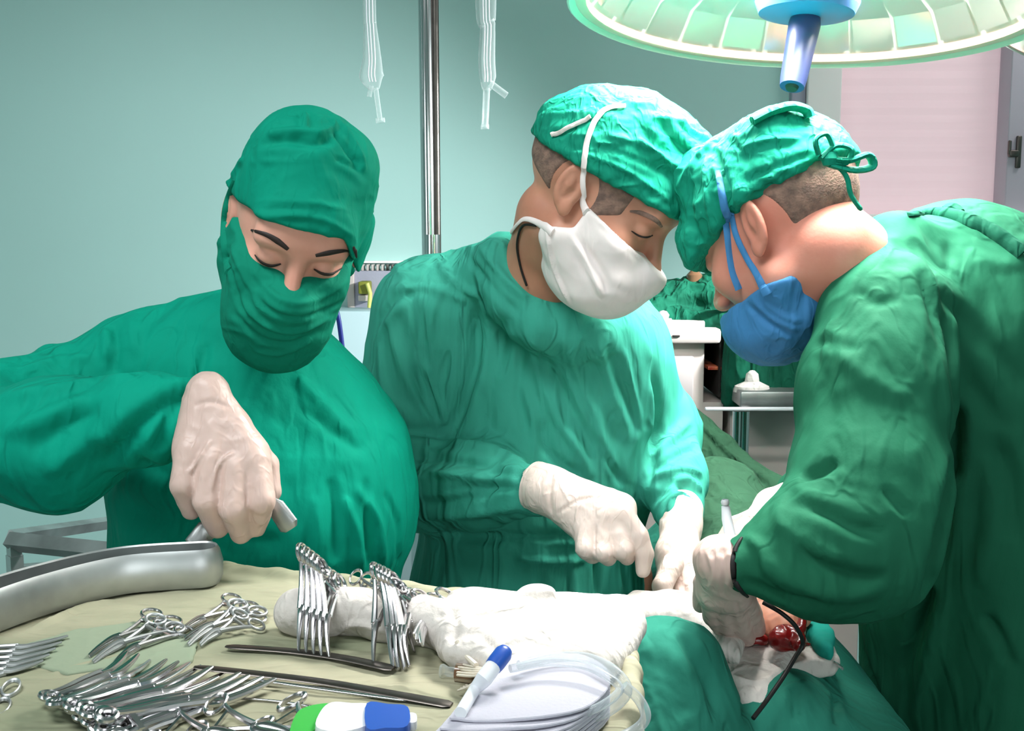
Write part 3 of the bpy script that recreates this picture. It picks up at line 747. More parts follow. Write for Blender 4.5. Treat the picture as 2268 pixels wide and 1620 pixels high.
mg_f = [([(1000, 960), (1030, 880), (1055, 780), (1050, 660)], -.010, .010), ([(985, 945), (1000, 860), (1020, 760)], .004, .010),
        ([(860, 700), (885, 800), (930, 900), (960, 940)], .005, .008), ([(880, 700), (920, 790), (955, 900)], -.004, .008), ([(920, 780), (960, 860), (985, 930)], .004, .006),
        ([(800, 900), (860, 950), (940, 960), (1010, 975)], -.008, .012), ([(830, 960), (950, 975), (1080, 990), (1160, 1020)], .005, .009), ([(870, 1010), (1000, 1020), (1120, 1050)], -.005, .009),
        ([(880, 1070), (1000, 1050), (1120, 1040), (1180, 1040)], .004, .008), ([(900, 1120), (1010, 1110), (1120, 1075)], -.005, .010), ([(920, 1150), (1050, 1140), (1160, 1120)], .004, .008),
        ([(1180, 1020), (1150, 1050), (1185, 1070)], -.003, .006), ([(1120, 700), (1100, 800), (1080, 900), (1075, 960)], -.004, .012), ([(1135, 700), (1145, 820), (1190, 950)], .003, .01),
        ([(1190, 820), (1230, 920), (1290, 1010), (1310, 1060)], .005, .008), ([(1210, 800), (1260, 900), (1320, 1010)], -.004, .008), ([(1250, 740), (1290, 860), (1330, 960), (1370, 1060)], .004, .009),
        ([(1320, 760), (1360, 880), (1400, 980)], .004, .010), ([(1340, 760), (1380, 860), (1420, 960)], -.003, .009), ([(1200, 930), (1215, 1000), (1290, 1060)], -.005, .008),
        ([(1440, 790), (1455, 900), (1445, 1010), (1430, 1080)], -.010, .010), ([(1430, 740), (1445, 860), (1440, 980)], .004, .008),
        ([(1445, 1010), (1480, 980), (1530, 930)], .005, .007), ([(1450, 1040), (1500, 1010), (1545, 990)], -.005, .007), ([(1450, 1060), (1510, 1040), (1555, 1050)], .005, .007),
        ([(1440, 1120), (1490, 1070), (1550, 1110)], -.006, .008), ([(1470, 1090), (1520, 1060), (1555, 1090)], .005, .006), ([(1480, 1140), (1500, 1095), (1540, 1120)], .005, .006),
        ([(860, 640), (960, 640), (1040, 670)], .003, .008), ([(1060, 540), (1120, 620), (1180, 670)], .005, .006), ([(1030, 560), (1100, 650), (1160, 700)], -.003, .007),
        ([(840, 720), (880, 660), (960, 640)], -.003, .008), ([(820, 800), (850, 720), (900, 670)], .003, .008),
        ([(940, 1185), (1060, 1190), (1180, 1195), (1280, 1200)], -.006, .010), ([(1140, 1235), (1220, 1245), (1300, 1240)], .004, .006), ([(1100, 1190), (1180, 1200), (1290, 1205)], .004, .006),
        ([(1320, 1240), (1322, 1330)], -.006, .006), ([(1200, 1250), (1205, 1330)], -.004, .007), ([(1270, 1240), (1275, 1330)], .003, .006), ([(1375, 1200), (1390, 1320)], -.004, .008),
        ([(1240, 780), (1275, 880), (1330, 980), (1350, 1060)], .0035, .005), ([(1380, 770), (1400, 860), (1425, 960)], .003, .005), ([(1160, 760), (1150, 860), (1170, 980)], -.004, .008), ([(1290, 880), (1330, 990), (1380, 1080)], -.004, .006),
        ([(900, 640), (930, 720), (940, 820)], -.004, .008), ([(840, 760), (850, 860), (900, 920)], .0035, .007), ([(960, 560), (1000, 620), (1060, 660)], .003, .006), ([(1000, 620), (960, 680), (950, 760)], .003, .006), ([(930, 1040), (1040, 1060), (1150, 1060)], .0035, .005), ([(950, 1090), (1060, 1080), (1170, 1085)], -.003, .005)]
mg, tmg = garment('gown', M['gown_mid'], mid.obj, (-.30, 1.28, .42), (.38, 1.98, 1.55), .0042, mid_gown,
    noise=[(20, 14, 5, .0034, 11), (45, 30, 16, .0012, 12)], folds=mg_f, zfine=.98)
mid.trees.append(tmg)
def mbrim(x, y, z): return (.034 - .12 * y) - z
def mcap(G):
    G.ell((0, .01, .055), (.088, .106, .085), k=.02)
    G.ell((.005, -.078, .104), (.056, .044, .042), k=.018)
    G.ell((.0, -.02, .125), (.06, .06, .030), k=.03)
    G.ell((.0, .085, .055), (.05, .035, .03), k=.02)
mid.worn('surgical_cap', M['cap_mid'], .007, mcap, mbrim, noise=[(26, 26, 60, .0016, 14), (110, 110, 110, .0006, 15)],
    folds=[([(1240, 330), (1320, 350), (1400, 385), (1490, 450)], .0022, .0035), ([(1310, 320), (1400, 350), (1500, 400)], -.002, .004), ([(1460, 260), (1500, 320), (1560, 370)], -.007, .008), ([(1400, 290), (1450, 340), (1520, 380)], .004, .006),
           ([(1220, 300), (1260, 290), (1310, 260)], -.003, .005), ([(1340, 300), (1420, 320), (1480, 360)], .003, .005), ([(1500, 250), (1530, 290), (1575, 310)], .004, .005)])
def mmask(G):
    G.ell((0, -.078, -.060), (.058, .045, .052), k=.025)
    G.cone((0, -.112, -.040), (0, -.095, -.085), .022, .022, .03)
    G.ell((0, -.045, -.100), (.046, .050, .026), k=.02)
def mmkeep(x, y, z):
    top = z - (-.004 + .16 * (y + .02)); rear = (y - .015) * .75 - (z + .045) * -.66 * -1
    rear = (y + .014) - np.clip((-z - .035) * 1.6, 0, .036)
    return np.maximum(top, rear)
mid.worn('surgical_mask', M['mask_white'], .0065, mmask, mmkeep, noise=[(30, 30, 30, .0006, 17)],
    folds=[([(1250, 500), (1300, 580), (1335, 660)], .003, .005), ([(1270, 520), (1330, 600), (1345, 650)], -.002, .005), ([(1210, 500), (1225, 590), (1265, 680)], .003, .003), ([(1300, 460), (1370, 530), (1440, 590)], .0022, .003)])
surf_tube('mask_strap', M['mask_white'], mid.obj, mid.trees, [(1300, 470), (1291, 440), (1292, 380), (1300, 320), (1318, 270), (1345, 242), (1385, 236)], [.006, .0038, .0036, .0036, .0036, .0036, .0034], .002, .4)
surf_tube('mask_strap', M['mask_white'], mid.obj, mid.trees, [(1225, 515), (1190, 492), (1165, 485), (1150, 495), (1135, 515)], [.006, .004, .0032, .003, .003], .002, .5)
surf_tube('collar_cord', M['black'], mid.obj, mid.trees, [(1190, 500), (1160, 500), (1148, 540), (1155, 590), (1168, 632)], .0016, .002)
surf_tube('cap_tie', M['towel'], mid.obj, mid.trees, [(1222, 300), (1260, 283), (1310, 258)], .003, .003, .4)
surf_tube('eyelashes', M['hair'], mid.obj, [mid.tree], [(1398, 512), (1415, 522), (1432, 525), (1446, 521)], [.0006, .0014, .0016, .0008], .0004, .5)
surf_tube('eyebrow', M['stubble'], mid.obj, [mid.tree], [(1395, 468), (1420, 472), (1450, 486), (1466, 502)], [.0012, .0030, .0032, .0016], .0004, .4)
def mhair(x, y, z):
    side = np.maximum(z - .045, -(z + .028 + .75 * np.minimum(y, .0) - .30 * np.maximum(y - .02, 0)))
    front = -(y + .052) - .25 * (z - .01) * 0
    ear = .030 - np.sqrt((y - .016) ** 2 + ((z - .002) * .82) ** 2)
    return np.maximum(np.maximum(side, front), ear)
mid.worn('cropped_hair', M['stubble'], .0016, None, mhair, rnd=1)

# ------------------------------------------------------------------ surgeon on the right
Rr = rotm(('Z', -136), ('X', 32))
orr = P(1672, 505, 1.25) - (Rr @ Vector((.082, .018, 0)))
Mr = Matrix.Translation(orr) @ Rr
rt = Person('person in dark green gown with blue mask bending over the patient', Mr, M['skin_pink'])
def rbody(S):
    S.chain([Mr @ Vector((0, .040, -.04)), P(1870, 590, 1.29), P(2000, 690, 1.36)], [.057, .054, .055], .03)
    S.cone(P(2060, 700, 1.40), P(2260, 1350, 1.44), .12, .14, .05); S.cone(P(1990, 720, 1.28), P(1960, 720, 1.52), .055, .055, .05)
    S.chain([P(1990, 740, 1.26), P(1950, 1180, 1.16), P(1800, 1220, 1.12), P(1630, 1245, 1.095), P(1605, 1290, 1.11)], [.052, .045, .038, .018, .014], .01)
    S.chain([P(1960, 740, 1.52), P(1900, 1040, 1.46), P(1760, 1105, 1.40), P(1700, 1140, 1.36)], [.05, .042, .018, .014], .01)
    for sy in (-1, 1):
        S.chain([(.66, 1.45 + sy * .09, .95), (.68, 1.45 + sy * .1, .5), (.68, 1.45 + sy * .1, .06)], [.095, .065, .042], .03)
        S.cone((.68, 1.45 + sy * .1, .045), (.54, 1.45 + sy * .12, .035), .042, .036, .03)
rt.body(rbody, (.14, .95, -.005), (.90, 1.75, 1.72))
def rt_gown(S):
    pc(S, (2130, 760, 1.38), (2270, 1200, 1.42), 300, 350, .06)
    pc(S, (2270, 1200, 1.42), (2300, 1700, 1.45), 350, 400, .06)
    pc(S, (1975, 590, 1.32), (2100, 640, 1.34), 75, 150, .05)
    pc(S, (2080, 610, 1.36), (2250, 740, 1.42), 125, 170, .05)
    pc(S, (1975, 700, 1.24), (1938, 860, 1.20), 135, 148, .04)              # upper arm
    pc(S, (1938, 860, 1.20), (1915, 1080, 1.14), 148, 160, .04)
    pc(S, (1915, 1090, 1.14), (1890, 1210, 1.11), 158, 150, .04)
    pc(S, (1895, 1215, 1.11), (1790, 1225, 1.09), 148, 128, .04)
    pc(S, (1790, 1225, 1.09), (1650, 1252, 1.08), 124, 62, .03)
    pc(S, (1905, 690, 1.24), (1985, 560, 1.30), 78, 76, .03)
    pc(S, (1985, 560, 1.30), (1960, 545, 1.36), 70, 50, .03)
    pc(S, (1960, 740, 1.52), (1900, 1040, 1.46), 95, 90, .03)
    pc(S, (1900, 1040, 1.46), (1790, 1100, 1.40), 90, 70, .03)
rg_f = [([(2070, 640), (2100, 740), (2115, 900), (2110, 1050), (2080, 1200), (2040, 1350), (1990, 1500)], -.014, .012), ([(2010, 560), (2060, 620), (2095, 720)], .005, .010), ([(2060, 620), (2130, 700), (2268, 860)], -.005, .012),
        ([(2120, 700), (2140, 830), (2180, 900), (2240, 960)], -.004, .012), ([(2200, 960), (2240, 1080), (2235, 1200)], -.006, .012), ([(2140, 860), (2135, 1050), (2110, 1250)], .006, .012),
        ([(1830, 720), (1880, 800), (1960, 860), (2020, 880)], .003, .012), ([(1810, 780), (1830, 860), (1850, 960)], -.003, .010), ([(1800, 760), (1840, 760), (1900, 780)], -.003, .008),
        ([(1770, 1060), (1820, 1045), (1850, 1020)], -.006, .008), ([(1760, 1110), (1840, 1140), (1900, 1170), (1960, 1180)], -.006, .008), ([(1740, 1090), (1730, 1160), (1790, 1210), (1880, 1250)], .004, .008),
        ([(1740, 1170), (1800, 1240), (1900, 1280), (1970, 1280)], -.006, .009), ([(1660, 1210), (1740, 1280), (1850, 1320), (1950, 1310)], .004, .010), ([(1640, 1280), (1720, 1320), (1850, 1350)], -.004, .008),
        ([(1650, 1190), (1690, 1220), (1700, 1280)], .003, .006), ([(1960, 1080), (1990, 1120), (2010, 1140)], -.004, .006),
        ([(2180, 1360), (2220, 1420), (2240, 1480)], -.005, .008), ([(2100, 1300), (2060, 1450), (2020, 1600)], .006, .012), ([(1900, 1400), (1930, 1500), (1960, 1600)], -.005, .010), ([(2180, 1000), (2200, 1150), (2160, 1300)], .004, .012),
        ([(2040, 600), (2060, 680), (2085, 780)], -.004, .008), ([(1890, 640), (1940, 670), (1990, 660)], -.003, .008), ([(1850, 700), (1830, 760), (1815, 860)], .003, .006)]
rg, trg = garment('gown', M['gown_dark'], rt.obj, (.22, .98, .42), (.98, 1.78, 1.62), .0044, rt_gown,
    noise=[(12, 12, 6, .0030, 21), (40, 30, 18, .0011, 22)], folds=rg_f, zfine=.98)
rt.trees.append(trg)
def rbrim(x, y, z): return (.030 + .10 * y - .10 * np.maximum(y - .04, 0) - .25 * np.maximum(-y - .07, 0)) - z
def rcap(G):
    G.ell((0, .01, .055), (.089, .108, .088), k=.02)
    G.ell((.02, -.045, .115), (.05, .05, .035), k=.025)
    G.ell((.03, .06, .095), (.045, .04, .032), k=.02)
    G.ell((.035, -.080, .030), (.035, .026, .040), k=.02)
rt.worn('surgical_cap', M['cap_mid'], .007, rcap, rbrim, noise=[(26, 26, 60, .0016, 24), (110, 110, 110, .0006, 25)],
    folds=[([(1640, 450), (1700, 420), (1760, 380), (1850, 355)], .003, .004), ([(1580, 330), (1610, 420), (1620, 500)], -.005, .006), ([(1560, 350), (1570, 450), (1590, 540)], .004, .006), ([(1650, 400), (1720, 370), (1800, 340)], -.003, .005),
           ([(1530, 400), (1530, 470), (1560, 560)], -.003, .006), ([(1640, 330), (1700, 310), (1780, 310)], .004, .006), ([(1500, 420), (1540, 350), (1600, 300)], .003, .005)])
def rmask(G):
    G.ell((0, -.066, -.082), (.060, .052, .050), k=.03)
    G.ell((0, -.036, -.100), (.052, .052, .030), k=.02)
def rmkeep(x, y, z):
    top = (z + .046) - .30 * (y + .02) + .0 * x; top = np.maximum(z + .052 + .10 * (y + .1), -(-y - .005) * .0 + (z + .052))
    rear = (y - .032) * .7
    return np.maximum(top, rear)
rt.worn('surgical_mask', M['mask_blue'], .0065, rmask, rmkeep, noise=[(60, 60, 20, .0010, 27)],
    folds=[([(1650, 670), (1700, 715), (1760, 745)], -.002, .004), ([(1665, 660), (1710, 705), (1770, 735)], .002, .004), ([(1690, 670), (1730, 700), (1775, 715)], .002, .004)])
surf_tube('mask_strap', M['mask_blue'], rt.obj, rt.trees, [(1590, 380), (1602, 440), (1612, 500), (1618, 560), (1625, 605), (1640, 640)], [.003, .0045, .0045, .004, .004, .005], .002, .4)
surf_tube('mask_strap', M['mask_blue'], rt.obj, rt.trees, [(1622, 470), (1632, 520), (1655, 570), (1680, 610), (1700, 650)], [.003, .0035, .0035, .004, .006], .002, .4)
def rhair(x, y, z):
    low = -(z + np.interp(y, [0, .03, .07], [-.012, .010, .034]))
    ear = .032 - np.sqrt((y - .016) ** 2 + ((z - .002) * .82) ** 2)
    return np.maximum(np.maximum(np.maximum(z - .05, low), -(y + .0)), ear)
rt.worn('cropped_hair', M['stubble'], .0016, None, rhair)
# the knot of the cap at the nape
kn = MB()
def ribbon(mb, pts, r, flat=.25, n=6): mb.tube(smooth_pts(pts, n), r, seg=8, flat=flat); return mb
kc = P(1838, 352, 1.20)
ribbon(kn, [kc + Vector(d) for d in ((-.01, 0, 0), (.006, 0, .014), (.022, -.004, .010), (.018, 0, -.004), (.0, 0, -.004))], .007, .45)
ribbon(kn, [kc + Vector(d) for d in ((0, 0, 0), (.02, -.004, -.002), (.040, -.002, .004), (.046, 0, -.008), (.026, 0, -.012), (.0, 0, -.006))], .0075, .45)
ribbon(kn, [kc + Vector(d) for d in ((0, 0, 0), (.018, 0, -.018), (.024, 0, -.038), (.036, 0, -.055))], [.005] * 18 + [.003], .5)
ribbon(kn, [kc + Vector(d) for d in ((-.012, 0, .004), (-.016, 0, .020), (-.004, 0, .026), (.004, 0, .010))], .006, .45)
kn.lathe([(0.001, -.009), (.007, -.007), (.010, 0), (.007, .007), (.001, .009)], kc, seg=12)
kn.build('cap_knot', M['cap_mid'], rt.obj)
kn = MB(); kc = P(1690, 268, 1.26)
ribbon(kn, [kc + Vector(d) for d in ((-.012, 0, .0), (.008, 0, .010), (.030, -.002, .016), (.048, 0, .012), (.052, 0, .004))], .011, .5)
kn.build('cap_fold', M['cap_mid'], rt.obj)
# tie of the gown across the back of the neck
surf_tube('gown_tie', M['drape_dark'], rt.obj, rt.trees, [(2010, 478), (2080, 474), (2140, 490), (2200, 520), (2262, 565)], [.003, .007, .009, .010, .010], .002, .5, gap=.1)
surf_tube('gown_tie', M['drape_dark'], rt.obj, rt.trees, [(2090, 470), (2110, 466), (2130, 476)], [.004, .007, .004], .004, .8, gap=.1)
# ================================================================== GLOVED HANDS
def px_chain(S, pts, rs, k):
    for i in range(len(pts) - 1): pc(S, pts[i], pts[i + 1], rs[i], rs[i + 1], k)
def glove(owner, fingers, palm, lo, hi, material, kf=.0028, kp=.012, h=.0019, folds=(), name='glove'):
    def prims(S):
        for pts, rs in fingers: px_chain(S, pts, rs, kf)
        H2 = Sdf(S.xs, S.ys, S.zs)
        for a, b, ra, rb in palm: pc(H2, a, b, ra, rb, kp)
        k = .007; A = S.F; d = H2.F; hh = np.clip(.5 + .5 * (d - A) / k, 0, 1)
        S.F = d * (1 - hh) + A * hh - k * hh * (1 - hh)
    o, t = garment(name, material, owner.obj, lo, hi, h, prims, noise=[(60, 60, 60, .0005, 31)], folds=folds, relax_n=2)
    owner.trees.append(t); return o
def bb(x0, y0, x1, y1, Ya, Yb, m=.03):
    c = [P(x, y, Y) for x in (x0, x1) for y in (y0, y1) for Y in (Ya, Yb)]
    return tuple(min(v[i] for v in c) - m for i in range(3)), tuple(max(v[i] for v in c) + m for i in range(3))
lo, hi = bb(380, 830, 610, 1200, 1.06, 1.16, .012)
glove(nurse, [([(420, 1000, 1.09), (406, 1075, 1.075), (424, 1128, 1.09)], [34, 29, 24]),
              ([(468, 1030, 1.085), (458, 1110, 1.07), (482, 1168, 1.09)], [36, 31, 26]),
              ([(522, 1040, 1.085), (518, 1128, 1.068), (534, 1180, 1.09)], [36, 32, 26]),
              ([(568, 1035, 1.09), (580, 1110, 1.075), (566, 1165, 1.095)], [34, 30, 26]),
              ([(520, 940, 1.12), (592, 1030, 1.135), (600, 1090, 1.125), (580, 1130, 1.115)], [30, 26, 22, 19])],
      [((455, 868, 1.125), (425, 1000, 1.10), 36, 40), ((460, 868, 1.125), (480, 1010, 1.095), 36, 44), ((465, 868, 1.125), (550, 1010, 1.10), 36, 50), ((450, 905, 1.125), (450, 985, 1.11), 44, 60)],
      lo, hi, M['glove_pink'], folds=[([(465, 975), (440, 1020), (415, 1050)], .0020, .0022), ([(520, 1000), (480, 1035), (468, 1090)], .0018, .0022), ([(430, 900), (470, 890), (510, 905)], -.001, .003)])
lo, hi = bb(1180, 1020, 1450, 1290, 1.30, 1.44, .012)
glove(mid, [([(1300, 1175, 1.35), (1298, 1215, 1.335), (1312, 1230, 1.35)], [27, 24, 20]),
            ([(1335, 1180, 1.345), (1336, 1222, 1.33), (1348, 1235, 1.35)], [27, 24, 20]),
            ([(1368, 1172, 1.345), (1380, 1218, 1.33), (1388, 1233, 1.35)], [27, 24, 20]),
            ([(1380, 1145, 1.35), (1412, 1188, 1.34), (1427, 1228, 1.335), (1424, 1264, 1.335)], [29, 25, 21, 17]),
            ([(1330, 1120, 1.39), (1392, 1170, 1.41), (1405, 1215, 1.41)], [27, 22, 18])],
      [((1222, 1090, 1.395), (1300, 1170, 1.36), 46, 40), ((1222, 1090, 1.395), (1335, 1150, 1.36), 46, 48), ((1222, 1085, 1.395), (1370, 1130, 1.365), 46, 42), ((1200, 1082, 1.405), (1222, 1088, 1.40), 56, 50)],
      lo, hi, M['glove'], folds=[([(1225, 1040), (1218, 1090), (1222, 1140)], -.0018, .003), ([(1232, 1140), (1280, 1110), (1330, 1100)], -.0012, .003), ([(1320, 1160), (1316, 1200), (1318, 1230)], -.0015, .002)])
cf = MB(); cc, c2 = P(1200, 1082, 1.41), P(1222, 1088, 1.40); ax = (c2 - cc).normalized(); q = ax.to_track_quat('Z', 'Y').to_matrix()
cf.lathe([(.0315, -.012), (.0335, -.012), (.0338, -.009), (.0332, .0), (.0325, .010), (.031, .010)], cc, q, seg=40); cf.build('glove_cuff', M['glove'], mid.obj)
lo, hi = bb(1440, 1090, 1600, 1420, 1.33, 1.52, .02)
glove(mid, [([(1480, 1290, 1.42), (1478, 1345, 1.39), (1520, 1378, 1.37)], [26, 22, 18]), ([(1505, 1295, 1.41), (1510, 1350, 1.38), (1550, 1385, 1.36)], [26, 22, 18]),
            ([(1530, 1290, 1.41), (1545, 1340, 1.37), (1580, 1375, 1.35)], [26, 22, 18]), ([(1545, 1270, 1.42), (1565, 1320, 1.39), (1592, 1350, 1.37)], [24, 20, 17]),
            ([(1490, 1250, 1.40), (1466, 1300, 1.37), (1478, 1340, 1.36)], [26, 22, 18])],
      [((1512, 1130, 1.505), (1508, 1165, 1.49), 46, 44), ((1508, 1165, 1.49), (1502, 1230, 1.45), 44, 46), ((1502, 1230, 1.45), (1492, 1290, 1.42), 46, 40), ((1502, 1230, 1.45), (1530, 1285, 1.42), 46, 38)], lo, hi, M['glove'])
lo, hi = bb(1530, 1170, 1690, 1460, 1.06, 1.26, .015)
glove(rt, [([(1572, 1310, 1.12), (1580, 1365, 1.15), (1600, 1395, 1.18)], [27, 23, 19]), ([(1600, 1325, 1.12), (1612, 1385, 1.16), (1630, 1420, 1.20)], [27, 23, 19]),
           ([(1625, 1325, 1.12), (1642, 1385, 1.16), (1655, 1415, 1.20)], [26, 23, 18]), ([(1645, 1310, 1.12), (1668, 1360, 1.16), (1680, 1395, 1.20)], [24, 21, 17]),
           ([(1590, 1230, 1.13), (1560, 1290, 1.15), (1552, 1340, 1.17)], [28, 24, 19])],
      [((1640, 1250, 1.09), (1590, 1240, 1.10), 58, 50), ((1590, 1240, 1.10), (1585, 1310, 1.12), 50, 44), ((1620, 1250, 1.095), (1625, 1315, 1.115), 56, 44)], lo, hi, M['glove_pink'],
      folds=[([(1565, 1220), (1580, 1270), (1570, 1310)], .0014, .003), ([(1600, 1210), (1605, 1270), (1600, 1320)], -.0014, .003), ([(1630, 1330), (1640, 1370)], -.0015, .002)])
lo, hi = bb(1590, 1070, 1780, 1300, 1.26, 1.42, .015)
glove(rt, [([(1655, 1170, 1.33), (1625, 1200, 1.31), (1610, 1240, 1.30)], [24, 21, 17]), ([(1665, 1185, 1.33), (1640, 1225, 1.31), (1630, 1260, 1.30)], [24, 21, 17]),
           ([(1680, 1195, 1.33), (1662, 1240, 1.31), (1655, 1275, 1.30)], [23, 20, 17]), ([(1695, 1195, 1.34), (1685, 1240, 1.33), (1680, 1270, 1.32)], [22, 19, 16]),
           ([(1670, 1150, 1.34), (1625, 1165, 1.34), (1604, 1190, 1.33)], [24, 20, 16])],
      [((1752, 1100, 1.40), (1715, 1125, 1.37), 38, 40), ((1715, 1125, 1.37), (1670, 1170, 1.34), 40, 36), ((1715, 1130, 1.37), (1690, 1185, 1.345), 38, 34)], lo, hi, M['glove'])
surf_tube('sleeve_band', M['black'], rt.obj, rt.trees, [(1644, 1192), (1630, 1215), (1624, 1250), (1630, 1290), (1655, 1322)], [.0015, .0025, .003, .003, .0015], .001, .6)
for q in (nurse, mid, rt): settle(q.obj)

# instrument held by the nurse
t = empty('forceps', 'blurred steel instrument gripped in the hand of the nurse over the tray', 'surgical instrument')
a, b = P(428, 1170, 1.085), P(462, 1205, 1.09)
MB().tube([P(520, 1150, 1.10), P(452, 1178, 1.09), P(440, 1195, 1.088), P(452, 1215, 1.085)], [.008, .011, .014, .011], seg=16, flat=.55, up=(0, 1, 0)).build('jaw', M['steel_soft'], t)
MB().tube([P(520, 1150, 1.10), P(590, 1110, 1.10), P(612, 1125, 1.10), P(640, 1165, 1.095), P(645, 1172, 1.095)], [.005, .008, .011, .012, .008], seg=16, flat=.5, up=(0, 1, 0)).build('handle', M['steel_soft'], t)
settle(t)
t = empty('retractor', 'white steel retractor handle standing up beside the gloved hands', 'surgical instrument')
MB().tube([P(1607, 1122, 1.27), P(1610, 1150, 1.26), P(1618, 1190, 1.24), P(1628, 1235, 1.22), P(1640, 1300, 1.20), P(1652, 1400, 1.21)], [.0050, .0062, .0068, .005, .004, .004], seg=14, flat=.6, up=(0, 1, 0)).build('handle', M['white_plastic'], t)
MB().lathe([(.0001, 0), (.0045, .001), (.0052, .004), (.004, .007)], P(1606, 1120, 1.27), seg=14).build('handle_cap', M['white_plastic'], t)
settle(t)

# ================================================================== INSTRUMENT TRAY
TZ = 1.15
outline = smooth_pts([T(-330, 1440, TZ), T(-60, 1345, TZ), T(140, 1282, TZ), T(320, 1256, TZ), T(500, 1270, TZ), T(900, 1318, TZ), T(1200, 1350, TZ), T(1345, 1400, TZ), T(1395, 1500, TZ), T(1380, 1640, TZ), T(1250, 1760, TZ),
                      T(600, 1780, TZ), T(-100, 1760, TZ), T(-420, 1650, TZ), T(-440, 1520, TZ)], 6, True)
ctr = sum(outline, Vector()) / len(outline)
def ring(k, z): return [Vector((ctr.x + (p.x - ctr.x) * k, ctr.y + (p.y - ctr.y) * k, z)) for p in outline]
t = empty('mayo_stand', 'wheeled instrument stand holding the cloth-covered tray in front of the nurse', 'instrument table')
mb = MB(); mb.loft([ring(.90, TZ - .022), ring(.97, TZ - .018), ring(.985, TZ - .004), ring(.992, TZ - .001), ring(.975, TZ - .006), ring(.955, TZ - .014), ring(.9, TZ - .016)]); mb.build('tray', M['steel'], t)
mb = MB(); mb.tube([(ctr.x, ctr.y, TZ - .02), (ctr.x, ctr.y, .1)], .014, seg=20); mb.build('pole', M['chrome'], t)
mb = MB(); mb.tube([(ctr.x, ctr.y, .75), (ctr.x, ctr.y, .08)], .022, seg=20); mb.build('sleeve', M['chrome'], t)
for dx, dy in ((-.24, -.16), (.24, -.16), (-.24, .14), (.24, .14)):
    f = MB().tube([(ctr.x, ctr.y, .1), (ctr.x + dx * .5, ctr.y + dy * .5, .09), (ctr.x + dx, ctr.y + dy, .07)], [.018, .016, .013], seg=12).build('foot', M['chrome'], t)
    MB().tube([(ctr.x + dx - .01, ctr.y + dy, .03), (ctr.x + dx + .01, ctr.y + dy, .03)], .03, seg=20).build('caster', M['black'], f)
settle(t)
S = Sdf(axis(-.70, .16, .004), axis(.62, 1.24, .004), axis(TZ - .07, TZ + .04, .003))
S.slab([(p.x, p.y) for p in ring(1.0, 0)], lambda x, y: TZ + .0 * x * y, .003, k=.001, rd=.002)
po = outline
for i in range(0, len(po), 2):
    a, b = po[i], po[(i + 2) % len(po)]
    if max(a.y, b.y) > .78: S.cone((a.x, a.y, TZ + .003), (b.x, b.y, TZ + .003), .0075, .0075, .010)
    S.cone((a.x, a.y, TZ - .02), (b.x, b.y, TZ - .02), .006, .006, .02)
V, Fc = S.mesh(); V = relax(V, Fc, 1); V = cloth_noise(V, Fc, [(10, 22, 4, .0014, 41), (30, 60, 10, .0006, 42)])
V = crease(V, Fc, [([(60, 1400), (170, 1350), (260, 1330)], .003, .004), ([(600, 1400), (800, 1440), (1000, 1450)], -.002, .004), ([(640, 1500), (800, 1520), (960, 1530)], .002, .003), ([(100, 1500), (200, 1470), (330, 1440)], .002, .004)])
lin_o = np_obj('tray_cloth', V, Fc, M['linen']); tag(lin_o, 'creased olive brown cloth covering the instrument tray', 'cloth'); settle(lin_o)

# steel basin at the far left of the tray
t = empty('basin', 'long curved stainless steel dish standing at the far left of the tray', 'basin')
cl = smooth_pts([T(-330, 1560, TZ) + Vector((0, .021, 0)), T(-120, 1455, TZ) + Vector((0, .021, 0)), T(60, 1385, TZ) + Vector((0, .021, 0)), T(250, 1335, TZ) + Vector((0, .021, 0)), T(448, 1318, TZ) + Vector((-.006, .019, 0))], 8)
def dish(wd, z, ext):
    L = []; Rr_ = []
    for i, p in enumerate(cl):
        d = (cl[min(i + 1, len(cl) - 1)] - cl[max(i - 1, 0)]); d.z = 0; d.normalize(); n_ = Vector((-d.y, d.x, 0))
        L.append(Vector((p.x, p.y, z)) + n_ * wd); Rr_.append(Vector((p.x, p.y, z)) - n_ * wd)
    def capp(p, d, n_):
        return [Vector((p.x, p.y, z)) + n_ * wd * math.cos(a) + d * wd * math.sin(a) for a in [math.pi * k / 9 for k in range(1, 9)]]
    d1 = (cl[-1] - cl[-2]).normalized(); d1.z = 0; d0 = (cl[0] - cl[1]).normalized(); d0.z = 0
    n1 = Vector((-d1.y, d1.x, 0)); n0 = Vector((-d0.y, d0.x, 0))
    return L + capp(cl[-1], d1, n1) + list(reversed(Rr_)) + capp(cl[0], d0, n0)
zb = TZ + .004
mb = MB(); mb.loft([dish(.012, zb, 0), dish(.0175, zb + .002, 0), dish(.0215, zb + .010, 0), dish(.022, zb + .024, 0), dish(.019, zb + .036, 0), dish(.0165, zb + .040, 0), dish(.0150, zb + .0385, 0), dish(.018, zb + .026, 0), dish(.018, zb + .012, 0), dish(.010, zb + .004, 0)])
mb.build('dish_wall', M['steel_soft'], t); settle(t)

